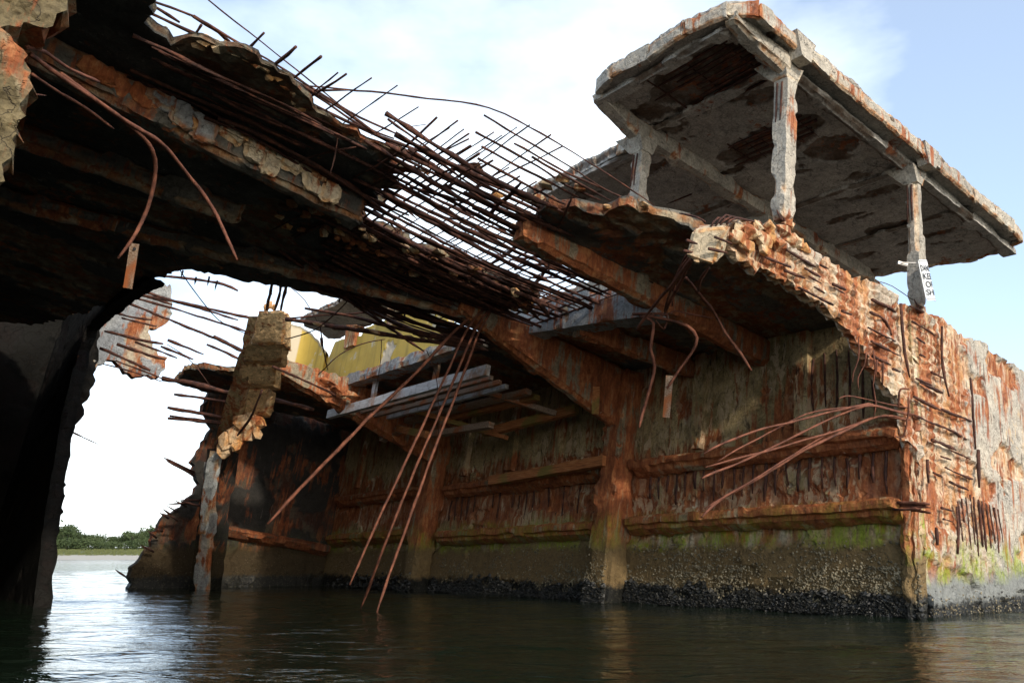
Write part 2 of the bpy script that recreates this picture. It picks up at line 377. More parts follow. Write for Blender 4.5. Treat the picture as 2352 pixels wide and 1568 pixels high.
k = NB('rebar_rust'); c = k.ramp(k.noise(7, 8, .7), [(.3, (.016, .009, .008)), (.5, (.06, .024, .016)), (.68, (.16, .058, .032)), (.85, (.30, .12, .06))])
M['rebar'] = k.done(c, .8, k.noise(45, 4, .7), .7, .02)
k = NB('rebar_rust_orange'); c = k.ramp(k.noise(6, 8, .7), [(.3, (.035, .015, .010)), (.5, (.14, .05, .028)), (.7, (.27, .10, .055)), (.85, (.46, .22, .13))])
M['rebar2'] = k.done(c, .75, k.noise(60, 4, .7), .7, .015)
k = NB('weathered_timber'); g = k.noise(3, 6, .6, k.map((1.2, 14, 30))); c = k.ramp(g, [(.3, (.10, .055, .03)), (.5, (.26, .17, .11)), (.7, (.42, .35, .29))])
c = k.mix(k.ramp(k.noise(2.2, 5), [(.5, 0.0), (.62, .9)]), c, (.33, .095, .025)); M['wood'] = k.done(c, .8, g, .3, .01)
k = NB('rust_stained_timber'); g = k.noise(3, 6, .6, k.map((8, 1.0, 20))); c = k.ramp(g, [(.3, (.12, .04, .015)), (.55, (.38, .14, .045)), (.75, (.50, .28, .13))]); c = k.mix(k.ramp(k.noise(1.3, 4), [(.5, 0.0), (.6, .7)]), c, (.14, .14, .03)); M['woodrust'] = k.done(c, .8, g, .3, .01)
k = NB('bleached_timber'); g = k.noise(3, 6, .6, k.map((20, .8, 30))); c = k.ramp(g, [(.3, (.28, .26, .24)), (.7, (.60, .60, .60))])
c = k.mix(k.ramp(k.noise(1.6, 7, .65), [(.50, 0.0), (.60, .8)]), c, (.30, .13, .05)); c = k.mix(k.ramp(k.noise(4, 6, .7, k.map((1, 1, 1), (3, 3, 3))), [(.52, 0.0), (.66, .7)]), c, (.13, .11, .09)); M['woodpale'] = k.done(c, .75, g, .3, .01)
k = NB('yellow_paint'); p = k.noise(1.3, 8, .65); c = k.mix(k.noise(2.2, 6, .6), (.34, .23, .035), (.52, .37, .075))
c = k.mix(k.ramp(k.noise(1, 6, .6, k.map((5, 5, .4))), [(.5, 0.0), (.7, .55)]), c, (.16, .13, .035))
c = k.mix(k.ramp(p, [(.62, 0.0), (.66, 1.0)]), c, (.42, .38, .27)); c = k.mix(k.ramp(k.attr('spall'), [(.3, 0.0), (.6, 1.0)]), c, (.50, .43, .31))
M['yellow'] = k.done(c, .7, p, .4, .02)
k = NB('white_sign_paint'); M['sign'] = k.done(k.mix(k.ramp(k.noise(5, 5), [(.5, 0.0), (.75, .5)]), (.78, .80, .80), (.55, .52, .45)), .45)
k = NB('black_sign_paint'); M['ink'] = k.done((.02, .02, .022), .5)
k = NB('galvanised_bracket'); M['galv'] = k.done((.42, .40, .36), .5); k.b.inputs['Metallic'].default_value = .5
k = NB('shell'); M['shell'] = k.done(k.ramp(k.noise(9, 3), [(.3, (.06, .05, .03)), (.55, (.17, .14, .085)), (.78, (.42, .36, .24))]), .7)
k = NB('mussel'); M['mussel'] = k.done(k.ramp(k.noise(20, 3), [(.4, (.006, .007, .007)), (.8, (.04, .036, .026))]), .45)

# ------------------------------------------------------------------ setting: water, beach
k = NB('sea_water'); k.b.inputs['IOR'].default_value = 1.33
pos = k.geo.outputs['Position']
w1 = k.noise(1.0, 3, .5, k.map((1.5, 3.0, 1), src=pos), .8); w2 = k.noise(1.0, 3, .55, k.map((6, 10, 1), src=pos), .5)
hgt = k.math('ADD', w1, k.math('MULTIPLY', w2, .22))
M['water'] = k.done((.006, .011, .006), .035, hgt, 1.0, .04, .5)
def grid_axis(segs):
    out = []
    for a_, b_, n_ in segs: out += list(np.linspace(a_, b_, n_, endpoint=False))
    return np.array(out+[segs[-1][1]])
gx = grid_axis([(-4000, -60, 20), (-60, -16, 60), (-16, 14, 240), (14, 60, 40), (60, 4000, 20)])
gy = grid_axis([(-60, 1.5, 20), (1.5, 22, 230), (22, 60, 160), (60, 320, 100), (320, 6000, 12)])
X, Y = np.meshgrid(gx, gy); P = np.c_[X.ravel(), Y.ravel(), X.ravel()*0]
amp = .05*np.clip(1.2-P[:, 1]/70, 0, 1)*np.clip(1.2-abs(P[:, 0])/60, 0, 1)
z = ((fbm(np.c_[P[:, 0]*.55+P[:, 1]*.1, P[:, 1]*1.5, P[:, 0]*0], 3, 3)-.5)*2)*amp
P[:, 2] = z; nx = len(gx); F = [(j*nx+i, j*nx+i+1, (j+1)*nx+i+1, (j+1)*nx+i) for j in range(len(gy)-1) for i in range(nx-1)]
tag(link('water', mesh(P, F, True), M['water']), kind='structure')
k = NB('sand_and_dune_grass'); zz = k.sep(k.geo.outputs['Position'])[2]
zz = k.math('ADD', zz, k.math('MULTIPLY', k.math('SUBTRACT', k.noise(.12, 6, .7), .5), 1.6))
c = k.mix(k.ramp(k.math('DIVIDE', zz, 5), [(.26, 0.0), (.36, 1.0)]), (.36, .33, .28), k.mix(k.noise(.3, 5), (.07, .085, .03), (.14, .145, .06)))
M['beach'] = k.done(c, .9)
xs = np.linspace(-700, 900, 200); ys = np.array([285, 292, 300, 308, 316, 326, 340, 380, 500, 900, 2500.])
zsb = np.array([-1.5, -.6, .25, .9, 2.0, 3.2, 3.6, 4.4, 6, 6, 6.])
V = []; 
for y_, z_ in zip(ys, zsb):
    nz = vn(np.c_[xs*.03, xs*0+y_*.05, xs*0], 4)
    for x_, q in zip(xs, nz): V.append((x_, y_, z_+(q-.5)*.8*(z_ > 0)))
F = [(j*200+i, j*200+i+1, (j+1)*200+i+1, (j+1)*200+i) for j in range(len(ys)-1) for i in range(199)]
tag(link('beach', mesh(V, F, True), M['beach']), kind='structure')
# dune grass tufts
b = Bag(); r_ = random.Random(3)
for _ in range(5200):
    x = r_.uniform(-260, -60); y = r_.uniform(311, 334); z0 = np.interp(y, ys, zsb)-.1; h = r_.uniform(.3, .8); w_ = r_.uniform(.15, .5)
    b.add([(x-w_, y, z0), (x+w_, y+.2, z0), (x+r_.uniform(-.3, .3), y, z0+h)], [(0, 1, 2)])
k = NB('dune_grass'); M['dgrass'] = k.done(k.mix(k.noise(.4, 3), (.06, .075, .025), (.14, .15, .06)), .9)
tag(b.build('dune_grass', M['dgrass']), kind='stuff')

# ------------------------------------------------------------------ shore trees
k = NB('foliage'); oi = k.n('ShaderNodeObjectInfo'); c = k.mix(k.noise(.9, 4), (.018, .034, .012), (.060, .085, .026)); c = k.mix(oi.outputs['Random'], c, k.mix(.55, c, (.075, .10, .04))); M['leaf'] = k.done(c, .75)
k = NB('bark'); M['bark'] = k.done(k.mix(k.noise(3), (.05, .04, .03), (.12, .10, .08)), .9)
def crown_mesh(seed, wide, tall, n=900):
    r_ = random.Random(seed); V = []; F = []
    lobes = [(r_.uniform(-.55, .55)*wide, r_.uniform(-.55, .55)*wide, tall*(.42+r_.random()*.42), r_.uniform(.32, .55)*wide) for _ in range(11)]
    lobes += [(0, 0, tall*.55, wide*.6)]
    for _ in range(n):
        lx, ly, lz, lr = r_.choice(lobes); d = Vector((r_.gauss(0, 1), r_.gauss(0, 1), r_.gauss(0, .9))).normalized()*lr*r_.uniform(.72, 1.08)
        p = Vector((lx, ly, lz))+d; s = r_.uniform(.16, .42)*wide*.22
        e = Euler((r_.uniform(0, 6), r_.uniform(0, 6), 0)).to_matrix(); i = len(V)
        for q in ((-1, -.5, 0), (1, -.6, .1), (.9, .6, 0), (-.7, .7, .15)): V.append(tuple(p+e @ (Vector(q)*s)))
        F.append((i, i+1, i+2, i+3))
    me = mesh(V, F); me.materials.append(M['leaf']); return me
crowns = [crown_mesh(i, 4.2, 9.0+i*.4) for i in range(5)]
shrubs = [crown_mesh(20+i, 2.8, 3.6, 380) for i in range(4)]
tb = Bag(); tube(tb, [(0, 0, -1), (.15, 0, 3), (0, .2, 6.8)], .28, step=1, taper=.5)
for an in (0, 2, 4): tube(tb, [(.1, 0, 3.4), (math.cos(an)*1.3, math.sin(an)*1.3, 5.4), (math.cos(an)*2, math.sin(an)*2, 7)], .12, step=1)
trunk_me = mesh(tb.V, tb.F, True); trunk_me.materials.append(M['bark'])
def skyline(x):   # tree top height over the dune along the shore
    px = 1176+x/(340)*FPX/1.0
    return float(np.interp(px, [-600, 60, 110, 150, 185, 205, 230, 270, 300, 335, 370, 420, 600, 1500], [12, 13, 12.4, 12.0, 9.0, 7.2, 7.0, 6.4, 6.2, 7.8, 9.5, 10, 9, 9]))
r_ = random.Random(11); nt_ = 0
tl = ['tall dark broadleaf tree on the bluff at the left end of the shore', 'mid green bushy tree in the low stretch of shore wood', 'rounded green tree rising beside the broken port hull']
for i in range(110):
    x = -235+i*1.5+r_.uniform(-1, 1); y = r_.uniform(346, 372); H_ = skyline(x*340/y)*(r_.uniform(.82, 1.06))
    t = thing('shore_tree', tl[0] if x < -163 else tl[1] if x < -140 else tl[2], 'tree', (x, y, 3.2), 'trees along the far shore'); s = (H_)/9.5
    t['label'] = tl[0] if x < -163 else tl[1] if x < -140 else tl[2]
    t['group'] = 'trees on the far bluff' if x < -163 else 'trees in the low shore wood' if x < -140 else 'trees beside the broken port hull'
    t.scale = (s*r_.uniform(1.1, 1.5), s*1.1, s); t.rotation_euler = (0, 0, r_.uniform(0, 6))
    link('trunk', trunk_me, None, t); link('crown', crowns[i % 5], None, t)
for i in range(110):
    x = -230+i*1.45+r_.uniform(-1, 1); y = r_.uniform(334, 346); s = r_.uniform(.8, 1.3)
    o = link('shore_shrub', shrubs[i % 4]); o.location = (x, y, 3.0); o.scale = (s*1.2, s, s); o.rotation_euler = (0, 0, r_.uniform(0, 6))
    tag(o, 'light green shrub at the foot of the shore trees behind the dune grass', 'shrub', 'shrubs behind the dune grass')

# ================================================================== THE WRECK
HULK = thing('shipwreck', 'broken concrete ship hull with rusted open bulkhead and roof canopy, middle and right', 'shipwreck', mat4=SHIP_M)
FORE = thing('shipwreck', 'dark near half of the broken concrete ship, overhead and at the left, trailing rebar', 'shipwreck', mat4=SHIP_M)
def px(lst, ax, v):
    o = [i for i in range(3) if i != ax]; return [tuple(hit(x, y, ax, v)[o]) for x, y in lst]

# ---- bulkhead (plane a=0), seen from inside the torn hold
def d_bulk(b, w):
    P = np.c_[b, w, b*0]
    m = fbm(np.c_[b*.8, w*1.3, b*0], 21, 4)
    band = sstep(w, 1.7, 1.95)*(1-sstep(w, 2.55, 2.75))          # the badly spalled strake between the ledges
    low = sstep(w, .9, 1.1)*(1-sstep(w, 1.45, 1.6))
    thr = .60-.17*band-.12*low+.10*sstep(w, 3.0, 3.4)
    s = sstep(m, thr-.012, thr+.012)
    d = -s*(.045+.03*fbm(P*9, 5, 3))+(fbm(P*3, 8, 4)-.5)*.03+(fbm(P*14, 2, 2)-.5)*.012*(1+s)
    d += .05*(1-sstep(w, .1, .45))*fbm(P*12, 6, 2)
    return d, s
poly = [(.05, -1.4), (19.8, -1.4), (19.8, 5.1), (.05, 5.1)]
link('bulkhead', sheet(0, 0, poly, .25, .075, d_bulk, .0, 2), M['bulk'], HULK)
def d_mid(a_=0): 
    def f(u, v):
        m = fbm(np.c_[u*1.1, v*1.1, u*0], 71, 4); s = sstep(m, .55, .58)
        return -s*.04+(fbm(np.c_[u*3, v*3, u*0], 9, 4)-.5)*.04, s
    return f
# ledges (horizontal stiffeners) in bays between the frames
def wpt(x, y): return hit(x, y, 0, 0)
bays = [(.2, 6.1), (7.0, 13.2), (14.4, 19.6)]
for i, (b0, b1) in enumerate(bays):
    for wv, dep, hh, nm in ((2.95, .30, .22, 'stringer'), (1.77, .34, .24, 'stringer')):
        g = Bag(); w0 = wv+(.02 if i == 0 else -.1 if wv > 2 else -.16); w1 = w0-(.10 if wv > 2 else .12)
        c = [(-dep, b0, w0-hh), (-dep, b1, w1-hh), (.05, b1, w1-hh-.18), (.05, b0, w0-hh-.18), (-dep, b0, w0), (-dep, b1, w1), (.05, b1, w1+.02), (.05, b0, w0+.02)]
        hexa(g, c, .10, .035, .09, 5+i, .62, 4); g.build(nm, M['frame'], HULK)
# frames (pilasters) on the bulkhead
for bc, wid in ((6.46, .62), (13.75, .66)):
    g = Bag(); c = [(-.62, bc-wid/2, -1.4), (-.62, bc+wid/2, -1.4), (.04, bc+wid/2, -1.4), (.04, bc-wid/2, -1.4), (-.5, bc-wid/2, 4.9), (-.5, bc+wid/2, 4.9), (.04, bc+wid/2, 4.9), (.04, bc-wid/2, 4.9)]
    hexa(g, c, .11, .03, .12, 17, .55, 3); g.build('hull_frame', M['frame'], HULK)
# small upright stiffeners of the upper strake
for xa in ((1612, 950), (1850, 920), (1075, 1060), (1180, 1050), (1290, 1020), (830, 1090)):
    q = wpt(*xa); g = Bag(); bc = q[1]
    c = [(-.16, bc-.13, 3.0), (-.16, bc+.13, 3.0), (.03, bc+.13, 3.0), (.03, bc-.13, 3.0), (-.16, bc-.13, 5.0), (-.16, bc+.13, 5.0), (.03, bc+.13, 5.0), (.03, bc-.13, 5.0)]
    hexa(g, c, .12, .015, .05, 21, .4); g.build('stiffener', M['bulk'], HULK)
# exposed upright bars in the spalled strakes
nb = 0
for i, (b0, b1, w0, w1) in enumerate([(.5, 5.9, 1.88, 2.78), (7.3, 13.0, 1.75, 2.6), (.7, 2.2, 3.2, 4.6)]):
    b_ = b0
    while b_ < b1:
        r_.random(); t0 = w0+r_.uniform(0, .35); t1 = w1-r_.uniform(0, .25)
        if r_.random() < (.92 if i != 1 else .55):
            bar(HULK, [(-.012, b_, t1), (-.02, b_+r_.uniform(-.03, .03), (t0+t1)/2), (-.01, b_+r_.uniform(-.03, .03), t0)], .017+r_.random()*.01, M['rebar'], sides=5, rough=.45)
        b_ += .235 if i != 1 else .27
# barnacles and mussels on the foot of bulkhead, frames and hull side
sh = Bag(); mu = Bag(); r2 = random.Random(5)
def blob(bag, p, s, n, flat):
    n = np.array(n, float); t1 = np.cross(n, (0.3, .2, 1)); t1 /= np.linalg.norm(t1); t2 = np.cross(n, t1); V = []
    a0 = r2.uniform(0, 6)
    for j in range(5):
        an = a0+j*1.2566; V.append(p+(t1*math.cos(an)+t2*math.sin(an))*s*r2.uniform(.8, 1.2))
    V.append(p+n*s*flat+t1*s*r2.uniform(-.3, .3)+t2*s*r2.uniform(-.3, .3)); bag.add(V, [(j, (j+1) % 5, 5) for j in range(5)])
zofs = lambda a_, b_, w_: (O0+A*a_+B*b_+U*w_)[2]
for _ in range(9000):
    b_ = abs(r2.gauss(0, 1))*7.5
    if b_ > 19: continue
    zc = r2.random()**1.0; a_ = -.0; fr = (abs(b_-6.46) < .3) or (abs(b_-13.75) < .33); a_ = -.63 if fr else -.02
    w_ = (zc*1.15-zofs(a_, b_, 0))/U[2]; z = zc*1.15
    pr = 1 if z < .75 else .35
    if fbm([[b_*1.6, z*3, 0]], 44, 2)[0] < .50-.1*(z < .5): pr *= .25
    if r2.random() > pr: continue
    blob(sh, np.array([a_, b_, w_]), r2.uniform(.010, .028), (-1, 0, 0), .8)
for _ in range(9000):
    b_ = abs(r2.gauss(0, 1))*8
    if b_ > 19.4: continue
    fr = (abs(b_-6.46) < .3) or (abs(b_-13.75) < .33); a_ = -.63 if fr else -.03
    z = abs(r2.gauss(0, .17)); hmax = .10+.55*fbm([[b_*1.4, 0, 0]], 12, 4)[0]
    if z > hmax or (z > .12 and fbm([[b_*3.5, z*5, 0]], 18, 2)[0] < .44): continue
    w_ = (z-zofs(a_, b_, 0))/U[2]; blob(mu, np.array([a_, b_, w_]), r2.uniform(.03, .065), (-1, r2.uniform(-.4, .4), r2.uniform(-.3, .3)), 1.1)
for _ in range(500):
    a_ = r2.uniform(.15, 6); z = abs(r2.gauss(0, .15)); w_ = (z-zofs(a_, 0, 0))/U[2]
    blob(sh if r2.random() < .6 else mu, np.array([a_, -.01, w_]), r2.uniform(.010, .022), (0, -1, 0), .9)
tag(sh.build('barnacles', M['shell'], HULK), kind='stuff'); tag(mu.build('mussels', M['mussel'], HULK), kind='stuff')

# ---- starboard hull side (plane b=0), outer face lit
edge = px([(2140, 1420), (2136, 1300), (2122, 1200), (2114, 1080), (2097, 1000), (2092, 930), (2045, 885), (2000, 820), (1965, 765), (1940, 728), (1880, 690), (1800, 640), (1735, 605), (1690, 575), (1672, 545)], 1, 0)
top = px([(1690, 512), (1760, 510), (1800, 540), (1850, 565), (1905, 590), (1960, 622), (2030, 660), (2078, 692), (2130, 706), (2180, 738), (2230, 772), (2290, 812), (2345, 848)], 1, 0)
poly = [(edge[0][0], -1.4)]+edge+top+[(15, 5.2), (15, -1.6)]
def d_hull(a_, w):
    P = np.c_[a_, w, a_*0]
    zone = 1-sstep(a_+.35*(w-2), 1.9, 2.9)                       # spalled near the break, smooth farther aft
    m = fbm(np.c_[a_*1.3, w*1.6, a_*0], 61, 4); thr = .60-.20*zone+.12*(1-sstep(w, 1.0, 1.6)); s = sstep(m, thr-.02, thr+.02)
    rib = np.where((w > 1.0) & (w < 2.3) & (a_ > .9) & (a_ < 2.6), .02*np.sin(a_*2*math.pi/.13), 0)
    ribv = .012*zone*np.sin(a_*2*math.pi/.22+2*fbm(P*1.0, 3, 2)*3)
    d = -s*(.05+.05*fbm(P*7, 5, 3))+(fbm(P*2.5, 8, 4)-.5)*.04+(fbm(P*11, 2, 3)-.5)*.035*zone+rib+ribv+.020*zone*sstep(w, 2.2, 2.6)*np.sin((w+.12*fbm(P*1.5, 6, 2))*2*math.pi/.17)
    return d, np.maximum(s*.9, zone*.35)
link('hull_side', sheet(1, 0, poly, .22, .06, d_hull, .075, 3, smooth_edges=(0, len(poly)-1, len(poly)-2, len(poly)-3)), M['hull'], HULK)
# corner post where hull side and bulkhead meet
g = Bag(); hexa(g, [(-.14, .06, -1.4), (.2, .06, -1.4), (.2, .3, -1.4), (-.14, .3, -1.4), (-.10, .06, 2.9), (.2, .06, 2.9), (.2, .26, 2.9), (-.10, .26, 2.9)], .06, .07, .09, 33, .7, 5)
g.build('corner_post', M['edge'], HULK)
# bars standing proud of the spalled hull side
def Z2(x, y): return (1665.2+.293*x, 574.2+.293*y)
def Z5(x, y): return (1550.4+.341*x, 1033.6+.341*y)
strokes = [((620, 140), (745, 210)), ((660, 205), (760, 262)), ((850, 265), (945, 310)), ((855, 300), (940, 342)), ((755, 115), (812, 147)), ((700, 290), (778, 335)),
 ((920, 475), (992, 502)), ((1155, 385), (1275, 447), (1340, 487)), ((1140, 490), (1260, 552), (1312, 665)), ((1125, 605), (1335, 718)), ((1150, 715), (1372, 828)),
 ((1465, 555), (1640, 662)), ((1500, 690), (1562, 732)), ((1530, 820), (1575, 842)), ((1615, 955), (1712, 1003)), ((1315, 930), (1375, 952)), ((1530, 1040), (1702, 1123)),
 ((1480, 1150), (1692, 1255)), ((1490, 1300), (1740, 1402), (1900, 1482)), ((1620, 1485), (1805, 1565)), ((320, 55), (520, 135)), ((470, 160), (625, 225)), ((580, 290), (850, 430)),
 ((480, 0), (705, 135)), ((1450, 440), (1560, 490)), ((1160, 830), (1300, 900)), ((1500, 1010), (1620, 1060)), ((1700, 1250), (1930, 1340))]
def onhull(p, f): return hit(*f(*p), 1, -.012)
for s in strokes: bar(HULK, [onhull(p, Z2) for p in s], r_.uniform(.016, .026), M['rebar'], rough=.7, step=.09)
for s in [((1790, 40), (1860, 62)), ((1820, 115), (1925, 160), (2005, 195)), ((1850, 210), (1978, 272)), ((1795, 390), (1875, 412)), ((1810, 465), (1872, 482)), ((1740, 150), (1800, 175)), ((1860, 0), (1990, 60))]:
    bar(HULK, [onhull(p, Z5) for p in s], r_.uniform(.014, .022), M['rebar'], rough=.7, step=.09)
for i in range(11):
    x0 = 1905+i*27; y0 = 300-abs(i-3)*-14; bar(HULK, [onhull((x0, y0), Z5), onhull((x0+20, 520), Z5), onhull((x0+34, 560+r_.uniform(0, 160)), Z5)], r_.uniform(.009, .016), M['rebar'], rough=.7, step=.08)
for xx, ya, yb in ((2040, 0, 250), (1700, 60, 220), (1900, 380, 700), (1760, 520, 640)):
    bar(HULK, [onhull((xx, ya), Z5), onhull((xx+8, yb), Z5)], .024, M['rebar'])
for pts in (((1700, 600), (1705, 900), (1760, 1150)), ((1925, 1000), (1945, 1300), (1960, 1560)), ((1380, 420), (1395, 700), (1450, 1000))):
    bar(HULK, [onhull(p, Z2) for p in pts], .022, M['rebar'])
# bundle of ragged bars where the lower stringer meets the corner
for p, q in (((1500, 355), (1715, 365)), ((1520, 375), (1720, 385)), ((1590, 405), (1725, 420)), ((1470, 400), (1660, 395))):
    bar(HULK, [at(*Z5(*p), 13.35), at(*Z5(*q), 12.95)], .022, M['rebar2'], rough=.7, step=.08)

# ---- port hull side (plane b=19.8)
pe = px([(298, 1350), (304, 1300), (340, 1262), (360, 1215), (382, 1182), (420, 1162), (440, 1140), (455, 1110), (440, 1060), (470, 1015), (492, 985), (470, 940)], 1, 19.8)
poly = [(pe[0][0], -2)]+pe+[(-4.9, 5.35), (0, 5.35), (8, 5.35), (8, -2)]
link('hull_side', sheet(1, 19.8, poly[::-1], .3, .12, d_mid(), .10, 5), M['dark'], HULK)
# a lean-to inner flange of the port side: ledge and short stringers
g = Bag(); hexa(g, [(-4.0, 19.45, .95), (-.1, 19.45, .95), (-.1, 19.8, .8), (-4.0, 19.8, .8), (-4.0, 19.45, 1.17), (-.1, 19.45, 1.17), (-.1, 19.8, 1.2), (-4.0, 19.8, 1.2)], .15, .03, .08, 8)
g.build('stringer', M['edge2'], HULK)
# spikes of short torn bars along the port break
for (x0, y0, x1, y1) in [(300, 1335, 265, 1307), (345, 1262, 322, 1250), (352, 1230, 338, 1218), (380, 1185, 365, 1176), (385, 1178, 372, 1168), (398, 1170, 382, 1160), (420, 1160, 400, 1148), (430, 1150, 385, 1158), (440, 1080, 374, 1050), (436, 1084, 385, 1060), (438, 1088, 380, 1056), (400, 1190, 384, 1180), (365, 1215, 352, 1212), (460, 1145, 412, 1148), (470, 1160, 415, 1150)]:
    bar(HULK, [at(x0+8, y0+4, 24.6), at(x1, y1, 24.2)], .028, M['rebar'], rough=.4, taper=.2, sides=5)

# ---- decks
def d_deck(a_, b_):
    P = np.c_[a_, b_, a_*0]; m = fbm(P*np.array([.9, 1.5, 1]), 81, 4); s = sstep(m, .52, .56)
    return -s*.06*(.5+fbm(P*8, 4, 3))+(fbm(P*2.6, 9, 4)-.5)*.06+(fbm(P*10, 3, 3)-.5)*.03, s
E_right = px([(1668, 552), (1625, 545), (1590, 528), (1545, 510), (1490, 492), (1440, 482), (1380, 492), (1320, 482), (1262, 476), (1225, 492)], 2, 5.02)+[(-4.4, 3.25), (-3.2, 3.35), (-3.05, 5), (-3.1, 8.3), (-2.95, 10.5), (-3.05, 13.2), (-3.3, 15.4), (-4.6, 16.2), (-6.2, 17.2), (-6.4, 18.3), (-6.1, 19.7), (9, 19.7), (9, .12)]
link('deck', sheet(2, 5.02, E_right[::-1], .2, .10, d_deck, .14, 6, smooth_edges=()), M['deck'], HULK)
E_left = [(-28, 0), (-13.6, 0)]+px([(420, -140), (360, 0)], 2, 5.1)+px([(345, 50), (400, 95), (460, 90), (560, 120), (620, 160), (700, 215), (735, 260), (770, 285), (820, 303), (880, 336), (930, 352), (905, 372), (985, 402), (900, 402), (925, 432), (860, 436), (880, 470), (820, 470), (850, 515), (920, 532), (960, 565), (1050, 585), (1110, 622), (1190, 640), (1215, 668), (1240, 690), (1140, 712), (1000, 715), (900, 700), (760, 682), (660, 655), (560, 640), (480, 622), (400, 622), (345, 640), (300, 668), (200, 715), (100, 740), (-100, 745)], 2, 5.1)+[(-17, 17), (-17, 19.7), (-28, 19.7)]
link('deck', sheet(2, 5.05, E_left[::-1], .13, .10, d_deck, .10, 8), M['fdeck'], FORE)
# ---- hull girders under the deck (along the ship)
def girder(parent, p, q, wid, hgt, mat, seed, **k):
    g = Bag(); beam(g, p, q, wid, hgt, seed=seed, **k); return g.build('girder', mat, parent)
girder(HULK, (-6.2, 3.0, 5.1), (1.2, 3.0, 5.1), .32, (.40, .62), M['girder'], 4, res=.09, amp=.03, chip=.07, chipf=.6)
girder(HULK, (-4.9, 6.5, 5.1), (-.4, 6.5, 5.0), .34, (.35, 1.45), M['girder'], 5, res=.10, amp=.035, chip=.1, chipf=.6)
girder(HULK, (-5.6, 13.75, 5.0), (-.4, 13.75, 4.95), .36, (.45, 1.6), M['girder'], 6, res=.12, amp=.05, chip=.1, chipf=.6)
q = wpt(1600, 870); girder(HULK, (-3.0, 5.1, 5.0), (.1, 4.75, 4.98), .26, .42, M['girder'], 7, res=.09, amp=.03, chip=.06)
# deck cross beam, pale and arched underneath
g = Bag(); pA = hit(1108, 735, 0, -3.1); pB = hit(1345, 655, 0, -3.1); pC = hit(1490, 655, 0, -3.1)
T0 = hit(1106, 728, 0, -3.2); T1 = hit(1300, 672, 0, -3.2); T2 = hit(1500, 655, 0, -3.2); L0 = hit(1112, 782, 0, -3.2); L1 = hit(1300, 752, 0, -3.2); L2 = hit(1500, 722, 0, -3.2)
for (u0, u1, l0, l1) in ((T0, T1, L0, L1), (T1, T2, L1, L2)):
    dv = np.array([.42, 0, 0]); hexa(g, [l0, l1, l1+dv, l0+dv, u0, u1, u1+dv, u0+dv], .08, .014, .05, 12, .35)
g.build('cross_beam', M['cross'], HULK)
# ---- fore part: girders seen from below
girder(FORE, hit(60, 60, 2, 5.05), hit(835, 455, 2, 5.05), .34, .50, M['deck'], 14, res=.08, amp=.04, chip=.12, chipf=.65)
girder(FORE, hit(-60, 240, 2, 5.05), hit(560, 470, 2, 5.05), .30, .40, M['deck'], 15, res=.1, amp=.04, chip=.12, chipf=.6)
girder(FORE, hit(-40, 420, 2, 5.05), hit(1100, 700, 2, 5.05), .30, .36, M['deck'], 16, res=.1, amp=.05, chip=.12, chipf=.65)
for i in range(9):
    t0 = .30+i*.066+.008*math.sin(i*5); P0 = hit(60, 60, 2, 5.05); P1 = hit(835, 455, 2, 5.05); g = Bag(); of = np.array([0, -.20, -.06-.03*(i % 3)])
    beam(g, P0+(P1-P0)*t0+of, P0+(P1-P0)*(t0+.072)+of+np.array([0, .05*math.sin(i*3), -.04*math.cos(i*4)]), .12, (.22+.16*((i*7) % 3)/2, .22+.16*((i*5) % 3)/2), res=.06, amp=.055, chip=.10, seed=i+3, chipf=.6, freq=7); g.build('concrete_chunk', M['chip' if i > 2 else 'cross'], FORE)
# pale broken face of the outer girder
g = Bag(); r3 = random.Random(8)
pal = [(205+i*15.0, 160+i*8.2) for i in range(20)]
for i, (x, y) in enumerate(pal):
    w_ = 5.0-.16-.05*r3.random(); p = hit(x+r3.uniform(-4, 4), y+r3.uniform(-5, 5)-2, 2, w_); c = Bag()
    rock(c, p, (.15+.06*r3.random(), .12, .13+.06*r3.random()), i+50); c.build('concrete_chunk', M['chip' if i > 9 else 'girder'], FORE)
strip0 = hit(508, 283, 2, 4.95); strip1 = hit(750, 410, 2, 4.95)
for i in range(12):
    t0 = i/12; t1 = (i+.93)/12; g = Bag(); p = strip0+(strip1-strip0)*t0; q_ = strip0+(strip1-strip0)*t1
    beam(g, p, q_, .10, .085+.02*r3.random(), res=.05, amp=.012, chip=.02, seed=i); g.build('concrete_chunk', M['chip'], FORE)
# bright broken lip along the top edge of the fore deck
lip = [(452, 92), (475, 93), (500, 100), (525, 108), (548, 116), (570, 130), (590, 137), (610, 150), (625, 168), (640, 172), (655, 190), (668, 205), (678, 225), (690, 243), (705, 255), (722, 268), (742, 285), (755, 290), (765, 305), (370, 70), (385, 88), (410, 98)]
for i, (x, y) in enumerate(lip):
    g = Bag(); rock(g, hit(x, y+4, 2, 5.16), (.10+.05*r3.random(), .09, .07+.04*r3.random()), 200+i); g.build('concrete_chunk', M['chip'], FORE)
